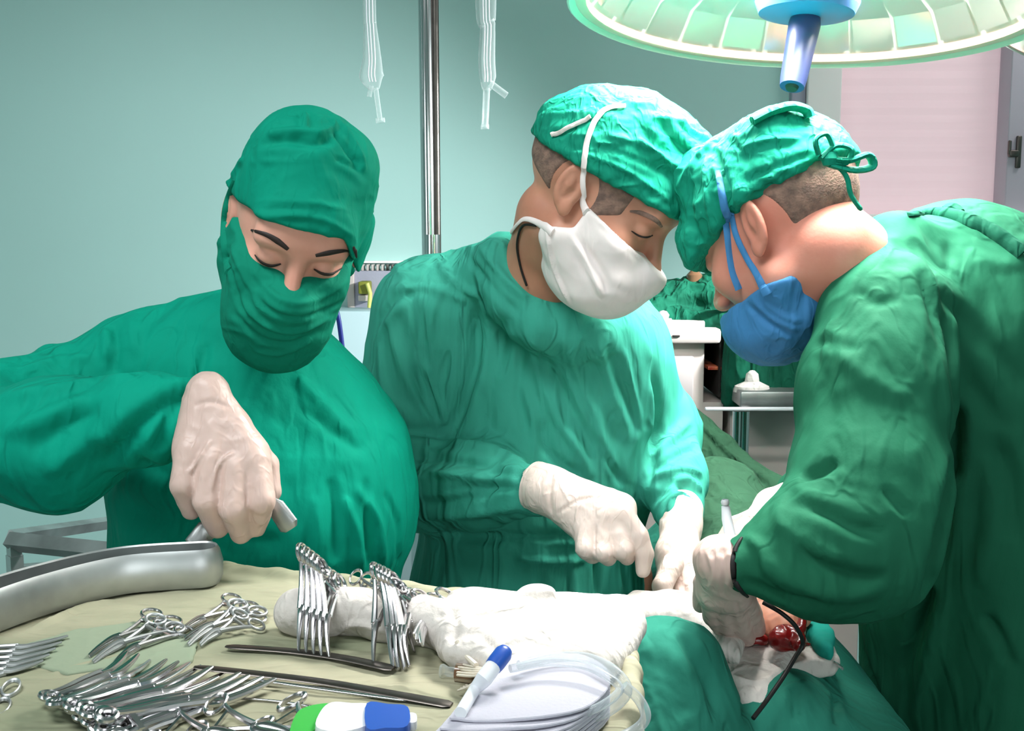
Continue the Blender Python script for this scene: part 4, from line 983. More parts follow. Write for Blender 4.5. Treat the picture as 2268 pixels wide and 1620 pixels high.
# ------------------------------------------------------------------ clamps
def ring_pts(c, ax_, ay, n=20): return [(c[0] + ax_ * math.cos(2 * math.pi * k / n), c[1] + ay * math.sin(2 * math.pi * k / n), 0) for k in range(n)]
def make_clamp(name, label, cat='surgical clamp', m='steel', curved=.003, scissor=False, rg=1.0, th=1.0):
    t = empty(name, label, cat)
    for sy in (1, -1):
        mb = MB(); z = .0011 * sy
        mb.tube([(x, y * sy, z) for x, y, _ in ring_pts((.024 - .012 * rg, .0125 * (.35 + .65 * rg)), .0125 * rg, .0095 * rg)], .0019 * th, seg=8, closed=True)
        path = smooth_pts([(.023, .0135 * sy * (.3 + .7 * rg), z), (.040, .0085 * sy * (.4 + .6 * rg), z), (.062, .0042 * sy, z), (.085, .001 * sy, z)], 4)
        mb.tube(path, [.0017 * th + .0010 * i / (len(path) - 1) for i in range(len(path))], seg=8)
        if scissor: path = smooth_pts([(.082, 0, z * .6), (.095, -.0035 * sy, z * .5), (.120, -.0030 * sy, z * .5), (.145, -.0005 * sy, z * .5)], 4); rr = [.0036, .0044, .0040, .0010]
        else: path = smooth_pts([(.082, 0, z), (.095, -.0016 * sy, z), (.120, -.0012 * sy + curved, z * .6), (.140, -.0008 * sy + curved * 2.4, z * .6)], 4); rr = [.0036, .0029, .0021, .0012]
        n_ = len(path)
        mb.tube(path, [float(np.interp(i / (n_ - 1), [0, .3, .7, 1], rr)) for i in range(n_)], seg=8, flat=.5 if scissor else .8)
        mb.build('clamp_half' if not scissor else 'scissor_blade', M[m], t)
    mb = MB(); mb.box((.034, 0, 0), (.004, .018, .003)); mb.build('ratchet', M[m], t)
    mb = MB(); mb.lathe([(.0001, -.0034), (.0028, -.003), (.003, 0), (.0028, .003), (.0001, .0034)], (.084, 0, 0), seg=14); mb.build('pivot_screw', M[m], t)
    return t
clamp0 = make_clamp('hemostat', 'x'); clamp_dark = make_clamp('hemostat', 'x', m='steel_soft'); sc0 = make_clamp('surgical_scissors', 'x', 'surgical scissors', scissor=True)
clamp_long = make_clamp('long_forceps', 'x', rg=.5, th=1.25)
used = set()
def lay(src, a, b, up, label, group=None, cat='surgical clamp', sc=None):
    a, b = Vector(a), Vector(b); d = b - a; L = d.length; d.normalize(); up = Vector(up); up = (up - d * up.dot(d)).normalized(); y = up.cross(d)
    o = src if src.name not in used else None
    if o is None: o = copy_tree(src)
    else: used.add(src.name)
    s = L / .143
    m = Matrix((d, y, up)).transposed().to_4x4(); sy = sc or s
    o.matrix_world = Matrix.Translation(a) @ m @ Matrix.Diagonal((s, sy, sy, 1)); tag(o, label, cat, group)
    return o
A1 = 'steel clamps clipped over the rolled towel, left bunch'; names = ['leftmost', 'second', 'middle', 'fourth', 'rightmost']
for i in range(5):
    lay(clamp0, P(690 + i * 11, 1228 + i * 8, .945 - i * .002), T(652 + i * 16.5, 1440 + i * 3, TZ + .011), (.9 - i * .08, -.40, .1), names[i] + ' upright steel clamp in the left bunch clipped over the towel roll', A1, sc=1.0)
A2 = 'steel clamps clipped over the rolled towel, right bunch'
nm = ['leftmost', 'second', 'third', 'fourth', 'fifth', 'rightmost']
tips = [(818, 1462), (862, 1472), (873, 1474), (886, 1474), (895, 1470), (903, 1440)]
for i in range(6):
    lay(clamp0, P(852 + i * 11, 1278 + i * 4, .925 - i * .002), T(*tips[i], TZ + .011), (.85 - i * .08, -.45, .1), nm[i] + ' steel clamp in the right bunch clipped over the towel roll', A2, sc=1.05)
for i, (a, b) in enumerate((((768, 1300), (900, 1322)), ((790, 1306), (930, 1330)))):
    lay(clamp0, P(*a, 1.00), P(*b, .985), (0, -.6, .8), ('upper' if i == 0 else 'lower') + ' of two steel clamps lying behind the towel roll', 'clamps behind the towel roll', sc=.9)
for i, (a, b) in enumerate((((1020, 1326), (900, 1400)), ((1000, 1332), (905, 1415)), ((975, 1338), (915, 1425)))):
    lay(clamp0, P(*a, .965), T(*b, TZ + .03), (.1, -.7, .7), ('far', 'middle', 'near')[i] + ' clamp of three leaning on the towel beside the right bunch', 'clamps leaning on the towel', sc=.95)
# loose piles on the left
G1 = 'long clamps heaped at the front left of the tray'
for i in range(13):
    f = i / 12.0; r_ = random.uniform
    a = T(104 + i * 8 + r_(-5, 5), 1572 + i * 5 + r_(-3, 3), TZ + .012 + .003 * (i % 3)); b = T(300 + i * 27 + r_(-8, 8), 1452 + i * 5.5 + r_(-3, 3), TZ + .006 + .004 * ((i + 1) % 3))
    lay(clamp_long, a, b, (r_(-.2, .2), -.5, .8), ['farthest', 'second farthest', 'third farthest', 'fourth farthest', 'fifth farthest', 'sixth farthest', 'middle', 'sixth nearest', 'fifth nearest', 'fourth nearest', 'third nearest', 'second nearest', 'nearest'][i] + ' long forceps in the big heap at the front left of the tray', G1, sc=1.1)
G2 = 'dull clamps spread over the green patch of the tray cloth'
l2 = [((372, 1362), (180, 1450)), ((380, 1375), (190, 1462)), ((398, 1385), (235, 1468)), ((560, 1340), (400, 1425)), ((566, 1352), (395, 1410)), ((560, 1368), (430, 1422)), ((545, 1330), (380, 1400))]
dn = ['farthest dull clamp with rings beside the basin foot', 'second dull clamp under the basin foot', 'dull clamp crossing the middle of the tray', 'bright-edged clamp nearest the towel roll, rings up', 'clamp lying between two dull clamps near the towel roll', 'lowest dull clamp of the small pile near the towel roll', 'dull clamp touching the foot of the basin']
for i, (a, b) in enumerate(l2):
    lay(clamp_dark if i % 2 else clamp0, T(*a, TZ + .010 + .003 * (i % 2)), T(*b, TZ + .009), (.1, -.3, .9), dn[i], G2, sc=.9)
G3 = 'clamps at the left edge of the tray pointing right'
for i in range(5):
    lay(clamp_dark, T(-140 + i * 4, 1462 + i * 12, TZ + .008), T(158 - i * 14, 1418 + i * 14, TZ + .007), (0, -.3, .9), ['farthest', 'second', 'middle', 'fourth', 'nearest'][i] + ' of five clamps at the left tray edge, tips pointing right', G3, sc=.9)
lay(sc0, T(600, 1578, TZ + .008), T(735, 1640, TZ + .006), (0, -.2, .95), 'surgical scissors with large rings beside the green packet', None, 'scissors', sc=1.25)
lay(sc0, T(440, 1588, TZ + .010), T(650, 1628, TZ + .006), (.1, -.3, .9), 'surgical scissors with flat rings left of the larger scissors', None, 'scissors', sc=1.1)
lay(sc0, T(338, 1598, TZ + .008), T(540, 1640, TZ + .006), (.1, -.3, .9), 'surgical scissors at the front edge below the long clamps', None, 'scissors', sc=1.1)
lay(clamp_dark, T(32, 1545, TZ + .006), T(-190, 1560, TZ + .006), (0, -.2, .95), 'single clamp whose ring shows at the lower left edge of the tray', None, sc=1.1)
def bar(name, label, pts, wd, m, th=.25, cat='surgical instrument'):
    o = MB().tube(smooth_pts([T(x, y, TZ + z) for x, y, z in pts], 6), [wd * float(np.interp(i / (6 * (len(pts) - 1)), [0, .06, .85, .97, 1], [.4, .8, 1, 1, .6])) for i in range(6 * (len(pts) - 1) + 1)], seg=14, flat=th, up=(0, 0, 1)).build(name, m)
    tag(o, label, cat); settle(o)
bar('retractor', 'long dark flat retractor lying below the clipped clamps', [(500, 1432, .007), (640, 1442, .007), (760, 1458, .007), (872, 1482, .007)], .0060, M['steel_dark'])
bar('retractor', 'long bright-edged retractor crossing the tray towards the gauze', [(430, 1478, .014), (560, 1492, .010), (720, 1512, .007), (880, 1540, .007), (1000, 1562, .006)], .0062, M['steel_dark'])
bar('tissue_forceps', 'slim bright forceps lying along the lower side of the long retractor', [(560, 1505, .009), (720, 1528, .008), (900, 1552, .006)], .0022, M['steel'], .5)
bar('probe', 'thin steel probe lying between the scissors and the long retractor', [(480, 1545, .006), (620, 1555, .006), (760, 1580, .006)], .0014, M['steel'], .8)

# ------------------------------------------------------------------ rolled towel with spread sheet
S = Sdf(axis(-.24, .20, .0025), axis(.72, 1.08, .0025), axis(1.08, 1.24, .0025))
tz = TZ + .004
def rp(x, y, r, dz=0): q = T(x, y, tz + r); return (q.x, q.y, tz + r + dz), r
roll = [rp(652, 1352, .018), rp(668, 1354, .0175), rp(690, 1372, .0125), rp(712, 1372, .0125), rp(752, 1354, .018), rp(800, 1356, .018), rp(845, 1382, .0125), rp(890, 1386, .0125), rp(935, 1374, .018), rp(1010, 1386, .018)]
S.chain([p for p, r in roll], [r for p, r in roll], .012)
sheet = [T(990, 1335, tz + .02), T(1060, 1322, tz + .02), T(1190, 1316, tz + .02), T(1300, 1325, tz + .02), T(1400, 1332, tz + .02), T(1432, 1362, tz + .02), T(1415, 1400, tz + .02), T(1345, 1475, tz + .02), T(1200, 1482, tz + .02), T(1080, 1478, tz + .02), T(1035, 1450, tz + .02), T(985, 1440, tz + .02), T(960, 1400, tz + .02)]
S.slab([(p.x, p.y) for p in sheet], lambda x, y: tz + .017 + .004 * np.sin(x * 45 + y * 30) + np.clip((x - .05) * -.18, -.03, 0), .013, k=.02, rd=.012)
q = T(1190, 1330, tz + .025); S.ell((q.x, q.y, tz + .033), (.016, .012, .007), k=.012)
q = T(1040, 1412, tz + .02); S.ell((q.x, q.y, tz + .022), (.024, .012, .012), k=.01)
q = T(1385, 1345, tz + .02); S.ell((q.x, q.y, tz + .014), (.018, .014, .010), k=.012)
V, Fc = S.mesh(); V = relax(V, Fc, 1); V = cloth_noise(V, Fc, [(14, 30, 20, .0016, 51), (60, 60, 60, .0004, 52)])
V = crease(V, Fc, [([(1060, 1400), (1100, 1440), (1140, 1470)], -.003, .004), ([(1040, 1380), (1120, 1350), (1200, 1345)], -.002, .004), ([(1120, 1430), (1220, 1390), (1300, 1380)], .0025, .005), ([(1000, 1345), (1010, 1390), (1000, 1430)], -.003, .004),
                   ([(750, 1400), (790, 1385), (860, 1400)], .002, .003), ([(640, 1390), (660, 1350), (690, 1320)], .001, .003), ([(720, 1310), (730, 1350), (724, 1400)], -.003, .003), ([(900, 1340), (890, 1390), (900, 1430)], -.003, .003)])
o = np_obj('towel', V, Fc, M['towel']); tag(o, 'white towel rolled at one end and spread out flat at the other on the tray', 'towel'); settle(o)

# ------------------------------------------------------------------ gauze, tubing, small things at the front of the tray
gp = [(1128, 1462), (1200, 1452), (1280, 1456), (1335, 1478), (1352, 1512), (1338, 1545), (1290, 1580), (1200, 1600), (1080, 1605), (1010, 1600), (1000, 1590), (1060, 1520)]
names = ['topmost', 'second', 'third', 'fourth', 'fifth', 'sixth', 'seventh', 'eighth', 'ninth']
for i in range(9):
    z = TZ + .031 - i * .0031
    pts = smooth_pts([T(x, y, TZ + .03) for x, y in gp], 3, True); c_ = sum(pts, Vector()) / len(pts)
    def lp(k, zz):
        out = []
        for p in pts:
            q = c_ + (p - c_) * k; s_ = max(0, (c_.y + .0 - q.y)) / .05
            out.append(Vector((q.x - .006 * i * s_, q.y - .0080 * i * min(1, s_ + .0), zz + .0006 * math.sin(q.x * 70 + i) - .0)))
        return out
    mb = MB(); mb.loft([lp(.985, z), lp(1.0, z + .0006), lp(1.0, z + .0018), lp(.985, z + .0025)])
    o = mb.build('gauze_pad', M['gauze']); tag(o, names[i] + ' pad of the white gauze stack at the front right of the tray', 'gauze', 'stacked gauze pads'); settle(o)
def tubing(label, pts, r, m='tubing', name='tubing', n=8, cat='tube'):
    o = MB().tube(smooth_pts([P(*p) if p[2] < 1.05 else T(p[0], p[1], p[2]) for p in pts], n), r, seg=12).build(name, M[m]); tag(o, label, cat); settle(o)
Zt = TZ + .040
tubing('clear plastic tube looped twice round the gauze stack', [(1150, 1475, Zt), (1220, 1458, Zt), (1300, 1458, Zt), (1365, 1490, Zt), (1388, 1535, Zt - .01), (1340, 1580, Zt - .02), (1260, 1600, Zt - .025), (1180, 1618, Zt - .028)], .0038)
tubing('second loop of clear tube lying just inside the outer loop', [(1130, 1482, Zt + .004), (1210, 1468, Zt + .004), (1290, 1474, Zt + .004), (1345, 1500, Zt + .002), (1372, 1530, Zt - .004), (1320, 1570, Zt - .01), (1240, 1594, Zt - .02)], .0030)
tubing('clear tube curling off the gauze over the green drape', [(1382, 1520, Zt - .002), (1415, 1550, Zt - .012), (1430, 1590, Zt - .022), (1400, 1622, Zt - .03), (1330, 1650, Zt - .03)], .0038)
t = empty('suction_nozzle', 'white nozzle with bright blue rounded cap leaning on the gauze', 'suction tube')
a, b = T(1092, 1478, TZ + .050), T(1124, 1436, TZ + .058)
d = (b - a).normalized()
MB().tube([a, a + d * .004, b - d * .006, b - d * .002, b], [.0062, .0066, .0066, .005, .0022], seg=20).build('cap', M['blue_plastic'], t)
MB().tube([a + d * .003, a - d * .012, T(1050, 1530, TZ + .036), T(1020, 1580, TZ + .036)], [.0058, .006, .0042, .0042], seg=16).build('nozzle', M['white_plastic'], t)
settle(t)
t = empty('glass_vial', 'small brown glass vial lying left of the gauze', 'vial')
a, b = T(1008, 1490, TZ + .009), T(1050, 1494, TZ + .009); d = (b - a).normalized()
MB().tube([a, a + d * .001, b, b + d * .002], [.0045, .0075, .0078, .006], seg=20).build('bottle', M['amber'], t)
MB().tube([a - d * .012, a - d * .010, a - d * .006, a], [.0050, .0058, .0040, .0040], seg=18).build('stopper', M['clear'], t); settle(t)
t = tag(bpy.data.objects.new('suture_bundle', None), 'bundle of pale suture threads spread between vial and blue cap', 'suture'); COL.objects.link(t)
for k in range(9):
    random.seed(k); q = [T(1010 + random.uniform(0, 12), 1472 + k * 6, TZ + .014), T(1050, 1478 + k * 5, TZ + .022), T(1078, 1482 + k, TZ + .024), T(1096, 1476, TZ + .03)]
    if k > 4: q = [T(985 + k * 6, 1550 - k * 4, TZ + .008), T(1020 + k * 3, 1518 + k, TZ + .014), T(1060, 1500 + k, TZ + .02), T(1092, 1484, TZ + .03)]
    MB().tube(smooth_pts(q, 5), .0010, seg=6).build('thread', M['thread'], t)
settle(t)
o = MB().tube(smooth_pts([T(1012, 1420, TZ + .03), T(1030, 1450, TZ + .022), T(1055, 1475, TZ + .024)], 5), .0022, seg=8).build('needle', M['thread']); tag(o, 'short white stick poking out from under the towel toward the vial', 'stick'); settle(o)
t = empty('sterile_packet', 'sterile packet with green corner, clear pouch and blue end at the front of the tray', 'packet')
def flat(pts, z0, th, m, name):
    ps = smooth_pts([T(x, y, z0) for x, y in pts], 4, True); c_ = sum(ps, Vector()) / len(ps)
    MB().loft([[c_ + (p - c_) * .97 for p in ps], [p + Vector((0, 0, th * .3)) for p in ps], [c_ + (p - c_) * .97 + Vector((0, 0, th)) for p in ps]]).build(name, M[m], t)
flat([(655, 1600), (690, 1580), (745, 1576), (742, 1600), (690, 1640), (640, 1660)], TZ + .010, .006, 'green_plastic', 'green_corner')
flat([(735, 1582), (780, 1584), (820, 1588), (822, 1630), (760, 1650), (700, 1640), (710, 1602)], TZ + .011, .009, 'white_plastic', 'pouch')
flat([(812, 1587), (860, 1589), (905, 1596), (904, 1640), (855, 1645), (812, 1645)], TZ + .012, .010, 'blue_plastic', 'blue_end')
flat([(904, 1598), (922, 1600), (922, 1618), (904, 1618)], TZ + .014, .006, 'white_plastic', 'tab')
settle(t)
# ================================================================== PATIENT UNDER DRAPES
t = empty('operating_table', 'operating table standing under the green drapes between the surgeons', 'operating table')
MB().box((.34, 1.52, .80), (.20, 1.00, .06), bev=.02).build('table_top', M['black'], t)
MB().box((.34, 1.58, .42), (.14, .3, .72), bev=.02).build('column', M['steel_soft'], t)
MB().box((.34, 1.40, .05), (.22, .62, .09), bev=.03).build('base', M['enamel'], t)
settle(t)
S = Sdf(axis(.12, .50, .008), axis(.98, 2.1, .008), axis(.80, 1.10, .008))
pb = S
S.chain([(.29, 1.18, .93), (.33, 1.35, .92), (.34, 1.60, .93)], [.075, .08, .08], .04)       # hips, belly, chest
S.ell((.34, 1.90, .93), (.065, .075, .08), k=.02); S.cone((.335, 1.72, .92), (.34, 1.88, .92), .045, .045, .03)
V, Fc = S.mesh(); V = relax(V, Fc, 2)
pat = np_obj('person', V, Fc, M['skin_tan']); tag(pat, 'patient lying under green drapes, only the open wound showing', 'person')
settle(pat)
def drape_prims(S):
    # foreground hump and the fall of the cloth towards the camera
    S.cone(P(1480, 1460, 1.10), P(1500, 1750, 1.06), .040, .062, .03)
    S.cone(P(1440, 1470, 1.08), P(1400, 1740, 1.04), .036, .060, .03)
    S.cone(P(1530, 1470, 1.12), P(1590, 1750, 1.08), .034, .05, .03)
    S.rbox((.335, 1.54, .70), (.125, .44, .26), rd=.05, k=.03)
    S.chain([(.29, 1.18, .93), (.33, 1.35, .925), (.34, 1.60, .93)], [.088, .092, .092], .04)
    S.ell((.34, 1.88, .95), (.09, .10, .09), k=.05)
S = Sdf(axis(.02, .56, .0055), axis(.90, 2.06, .0055), axis(.42, 1.13, .0055)); drape_prims(S)
V, Fc = S.mesh(); V = relax(V, Fc, 1); V = cloth_noise(V, Fc, [(14, 14, 4, .0028, 61), (34, 34, 20, .0008, 62)])
V = crease(V, Fc, [([(1420, 1400), (1400, 1500), (1390, 1600)], .003, .010), ([(1500, 1400), (1560, 1500), (1590, 1600)], -.004, .010), ([(1640, 1530), (1650, 1600)], -.004, .008), ([(1760, 1520), (1765, 1600)], -.006, .006), ([(1850, 1540), (1855, 1610)], -.006, .006)])
dr = np_obj('surgical_drape', V, Fc, M['drape']); tag(dr, 'green surgical drape covering patient and table with a hump beside the tray', 'drape'); tdr = bvh(V, Fc); settle(dr)
def cloth_piece(name, label, poly, zf, th, m, h=.003, noise=.0012, k=.01, cat='towel', folds=(), seed=70, extra=None):
    xs = [p[0] for p in poly]; ys = [p[1] for p in poly]
    zz = [float(np.asarray(zf(np.array(p[0]), np.array(p[1])))) for p in poly]
    S = Sdf(axis(min(xs) - .03, max(xs) + .03, h), axis(min(ys) - .03, max(ys) + .03, h), axis(min(zz) - .06, max(zz) + .06, h))
    S.slab(poly, zf, th, k=.001, rd=th * .9)
    if extra: extra(S)
    V, Fc = S.mesh(); V = relax(V, Fc, 1); V = cloth_noise(V, Fc, [(22, 22, 12, noise, seed), (70, 70, 50, .0004, seed + 1)])
    if folds: V = crease(V, Fc, folds)
    o = np_obj(name, V, Fc, M[m]); tag(o, label, cat); settle(o); return o
M['patch'] = mat('faded_green_cloth', (140, 152, 130), .9, bump=.001, bscale=60, spec=.15)
def poly(pts, z): return [(T(x, y, z).x, T(x, y, z).y) for x, y in pts]
# brightly lit white towels round the wound
cloth_piece('towel', 'brightly lit white towel under the gloved hands beside the wound', poly([(1370, 1335), (1400, 1318), (1450, 1330), (1560, 1335), (1640, 1350), (1650, 1400), (1640, 1450), (1600, 1440), (1545, 1395), (1470, 1382), (1400, 1370)], 1.05),
            lambda x, y: 1.048 + .006 * np.sin(x * 40) + 0 * y, .014, 'towel', seed=71)
cloth_piece('lap_sponge', 'large white sponge hanging below the wound', poly([(1600, 1425), (1650, 1420), (1720, 1432), (1765, 1450), (1735, 1490), (1690, 1522), (1645, 1515), (1605, 1480)], 1.02),
            lambda x, y: 1.020 - .35 * np.maximum(1.20 - y, 0) * 1.0 + 0 * x, .012, 'towel', seed=73, folds=[([(1620, 1500), (1680, 1512), (1730, 1480)], .002, .004)])
cloth_piece('lap_sponge', 'smaller white sponge to the right of the wound with a clip at its tip', poly([(1745, 1440), (1800, 1395), (1835, 1420), (1860, 1472), (1850, 1486), (1780, 1490), (1720, 1512), (1700, 1500)], 1.01),
            lambda x, y: 1.012 - .25 * np.maximum(1.20 - y, 0) + 0 * x, .010, 'towel', seed=75, folds=[([(1740, 1480), (1800, 1465), (1855, 1470)], .002, .003)])
cloth_piece('towel', 'teal towel tucked behind the right sponge', poly([(1780, 1378), (1830, 1376), (1845, 1410), (1842, 1450), (1815, 1440), (1790, 1405)], 1.03), lambda x, y: 1.028 + 0 * x * y, .010, 'teal', noise=.003, seed=77)
# the faded patch on the tray cloth
cloth_piece('cloth_patch', 'thin faded green cloth patch under the dull clamps on the tray', poly([(60, 1425), (170, 1392), (300, 1376), (380, 1392), (440, 1416), (425, 1462), (330, 1495), (240, 1478), (150, 1492), (70, 1470)], 1.156), lambda x, y: 1.1538 + 0 * x * y, .0018, 'patch', h=.0016, noise=.0006, seed=79, cat='cloth')
# the wound
t = empty('incision', 'open red wound between the white towels', 'wound')
def blob(name, m, prims, c, rad, h=.0018, noise=.001):
    S = Sdf(*[axis(c[i] - rad, c[i] + rad, h) for i in range(3)]); prims(S); V, Fc = S.mesh(); V = relax(V, Fc, 1)
    V = cloth_noise(V, Fc, [(90, 90, 90, noise, 81)]); return np_obj(name, V, Fc, M[m], t)
def skin_p(S):
    S.cone(T(1690, 1375, 1.05), T(1740, 1392, 1.05), .024, .022, .01); S.cone(T(1680, 1350, 1.05), T(1760, 1360, 1.05), .02, .02, .01)
blob('skin_edge', 'skin_tan', skin_p, T(1720, 1380, 1.04), .075)
def red_p(S):
    S.cone(T(1625, 1412, 1.045), T(1690, 1418, 1.04), .005, .006, .006); S.cone(T(1640, 1405, 1.05), T(1655, 1412, 1.05), .007, .006, .004)
    S.ell(T(1738, 1415, 1.050), (.019, .014, .015), k=.006); S.cone(T(1768, 1430, 1.05), T(1776, 1370, 1.068), .007, .005, .006); S.cone(T(1760, 1432, 1.045), T(1792, 1427, 1.04), .004, .002, .004)
blob('blood', 'blood', red_p, T(1710, 1405, 1.045), .085)
def tis_p(S):
    S.ell(T(1648, 1385, 1.056), (.013, .012, .022), k=.006); S.ell(T(1642, 1362, 1.066), (.010, .010, .010), k=.006)
blob('tissue', 'tissue', tis_p, T(1645, 1375, 1.056), .05)
settle(t)
o = MB().tube(smooth_pts([P(1690, 1335, 1.13), P(1730, 1358, 1.12), P(1762, 1388, 1.12), P(1778, 1425, 1.13), P(1762, 1455, 1.125), P(1735, 1500, 1.11), P(1700, 1550, 1.09), P(1668, 1592, 1.07)], 8), .0024, seg=10).build('cautery_cord', M['black'])
tag(o, 'thin black cord running from the wound down over the sponges', 'cord'); settle(o)
t = empty('towel_clip', 'tiny steel clip at the tip of the right sponge', 'clip')
MB().tube(smooth_pts([T(1848, 1468, 1.02), T(1858, 1474, 1.02), T(1866, 1482, 1.02), T(1860, 1476, 1.01)], 4), .0016, seg=8).build('clip_jaw', M['steel'], t); settle(t)
# teal-black side drape of the table in front on the right
S = Sdf(axis(.20, .42, .006), axis(.86, 1.12, .006), axis(.42, 1.0, .006))
S.rbox((P(1835, 1570, 1.02).x, 1.03, .64), (.048, .040, .29), rd=.03, k=.01)
V, Fc = S.mesh(); V = cloth_noise(V, Fc, [(30, 20, 4, .004, 91)])
V = crease(V, Fc, [([(1850, 1500), (1852, 1610)], -.008, .006), ([(1790, 1520), (1795, 1610)], .005, .006)])
o = np_obj('side_drape', V, Fc, M['teal']); tag(o, 'teal cloth hanging at the table side below the right sponge', 'drape'); settle(o)

# anaesthetist's screen: sloping olive drape behind the patient
def scr(S):
    a, b = P(1520, 905, 1.95), P(1735, 1075, 1.80)
    S.chain([P(1526, 912, 1.95), P(1600, 985, 1.90), P(1670, 1050, 1.85), P(1740, 1085, 1.80)], [.010, .012, .014, .014], .01)
    for (x0, y0, Y0_), (x1, y1, Y1_) in (((1526, 912, 1.95), (1600, 985, 1.90)), ((1600, 985, 1.90), (1670, 1050, 1.85)), ((1670, 1050, 1.85), (1740, 1085, 1.80))):
        for k in range(9):
            e = k / 8; S.cone(P(x0 + 5 * e, y0 + 260 * e, Y0_ - .12 * e), P(x1 - 10 * e, y1 + 190 * e, Y1_ - .12 * e), .012, .012, .02)
S = Sdf(axis(.24, .50, .005), axis(1.6, 2.0, .005), axis(.95, 1.30, .005)); scr(S)
V, Fc = S.mesh(); V = relax(V, Fc, 1); V = cloth_noise(V, Fc, [(20, 20, 20, .002, 93)])
V = crease(V, Fc, [([(1540, 935), (1620, 1020), (1700, 1075)], -.006, .006), ([(1530, 920), (1610, 1000), (1690, 1060)], .004, .005)])
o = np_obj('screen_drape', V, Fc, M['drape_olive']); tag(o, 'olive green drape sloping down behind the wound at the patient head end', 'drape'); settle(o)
def scr2(S):
    S.cone(P(1590, 1110, 1.72), P(1600, 1240, 1.60), .07, .07, .03); S.cone(P(1640, 1150, 1.70), P(1640, 1280, 1.55), .06, .07, .03)
S = Sdf(axis(.18, .50, .006), axis(1.44, 1.84, .006), axis(.92, 1.22, .006)); scr2(S)
V, Fc = S.mesh(); V = cloth_noise(V, Fc, [(20, 20, 20, .003, 95)])
V = crease(V, Fc, [([(1570, 1060), (1610, 1100), (1640, 1170)], .004, .006), ([(1580, 1100), (1640, 1110), (1670, 1130)], .004, .005)])
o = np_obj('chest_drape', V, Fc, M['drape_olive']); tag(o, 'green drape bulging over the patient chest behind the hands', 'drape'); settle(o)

# ================================================================== BACK OF THE ROOM
def bx(mb, x0, y0, x1, y1, Y, depth, bev=.004):
    a, b = P(x0, y0, Y), P(x1, y1, Y); mb.box(((a.x + b.x) / 2, Y + depth / 2, (a.z + b.z) / 2), (abs(b.x - a.x), depth, abs(a.z - b.z)), bev=bev); return mb
t = empty('supply_cabinet', 'cream enamel cabinet with open dark compartment behind the surgeons', 'cabinet')
YC = 2.35
bx(MB(), 1415, 728, 1598, 762, YC, .42, .008).build('cabinet_top', M['enamel'], t)
a = P(1430, 762, YC + .02); b = P(1600, 905, YC + .02); xr = P(1562, 800, YC + .02).x
mb = MB(); mb.box(((a.x + xr) / 2, YC + .21, (a.z + .1) / 2 + .05), (xr - a.x, .36, a.z - .1), bev=.004)
mb.box((b.x + .17, YC + .21, (a.z + .1) / 2 + .05), (.30, .36, a.z - .1), bev=.004)
mb.box(((xr + b.x) / 2, YC + .37, (a.z + .1) / 2 + .05), (b.x - xr + .01, .03, a.z - .1)); mb.box(((xr + b.x) / 2, YC + .2, (b.z + .1) / 2 + .012), (b.x - xr + .006, .34, b.z - .1))
mb.build('carcass', M['enamel'], t)
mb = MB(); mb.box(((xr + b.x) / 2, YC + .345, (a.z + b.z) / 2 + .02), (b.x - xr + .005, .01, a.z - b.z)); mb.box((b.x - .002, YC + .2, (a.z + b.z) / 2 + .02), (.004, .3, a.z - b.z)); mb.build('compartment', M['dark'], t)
dd = bx(MB(), 1478, 790, 1535, 905, YC + .01, .012, .003).build('door', M['enamel_shade'], t)
bx(MB(), 1490, 743, 1506, 747, YC - .004, .006, .001).build('keyhole', M['dark'], t)
bx(MB(), 1568, 812, 1598, 820, YC + .06, .2, .001).build('shelf', M['tissue'], t)
settle(t)
t = empty('flask', 'small white bottle standing on the cream cabinet', 'bottle')
c0 = P(1468, 728, YC + .05)
MB().lathe([(.0, 0), (.026, .0), (.027, .012), (.020, .016), (.019, .022), (.0, .023)], c0, seg=24).build('bottle_base', M['white_plastic'], t)
MB().lathe([(.012, .022), (.014, .03), (.008, .038), (.0, .040)], c0, seg=24).build('cap', M['lilac'], t); settle(t)
def pile(S):
    for (x, y, Y, rx, rz) in ((1450, 670, 2.50, .055, .028), (1500, 655, 2.52, .06, .035), (1560, 650, 2.52, .06, .04), (1430, 695, 2.48, .045, .022), (1620, 690, 2.5, .09, .03), (1500, 700, 2.5, .09, .022), (1700, 700, 2.5, .09, .04), (1660, 665, 2.56, .05, .028)):
        S.ell(P(x, y, Y), (rx, .08, rz), k=.02)
    S.chain([P(1500, 705, 2.42), P(1600, 715, 2.40), P(1700, 745, 2.40), P(1790, 780, 2.40)], [.018, .022, .03, .03], .02)
S = Sdf(axis(.24, .74, .005), axis(2.3, 2.68, .005), axis(1.26, 1.46, .005)); pile(S)
V, Fc = S.mesh(); V = relax(V, Fc, 1); V = cloth_noise(V, Fc, [(24, 24, 40, .006, 101), (60, 60, 60, .0015, 102)])
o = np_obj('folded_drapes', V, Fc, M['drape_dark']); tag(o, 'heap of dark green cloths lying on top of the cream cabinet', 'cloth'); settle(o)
def hang(S):
    S.cone(P(1622, 760, 2.36), P(1622, 885, 2.36), .020, .020, .01)
    for k in range(6): S.cone(P(1640 + k * 28, 765, 2.34), P(1640 + k * 28, 850 - abs(k - 1) * 0 + k * 8, 2.34), .022, .022, .02)
S = Sdf(axis(.42, .68, .005), axis(2.28, 2.40, .005), axis(1.05, 1.34, .005)); hang(S)
V, Fc = S.mesh(); V = cloth_noise(V, Fc, [(40, 30, 14, .005, 105)])
o = np_obj('hanging_drape', V, Fc, M['drape_dark']); tag(o, 'dark green cloth hanging down in front of the cabinet right side', 'cloth'); settle(o)
t = empty('wrapped_bundle', 'clear wrapped bundle of brown strips on the cloth heap', 'bundle')
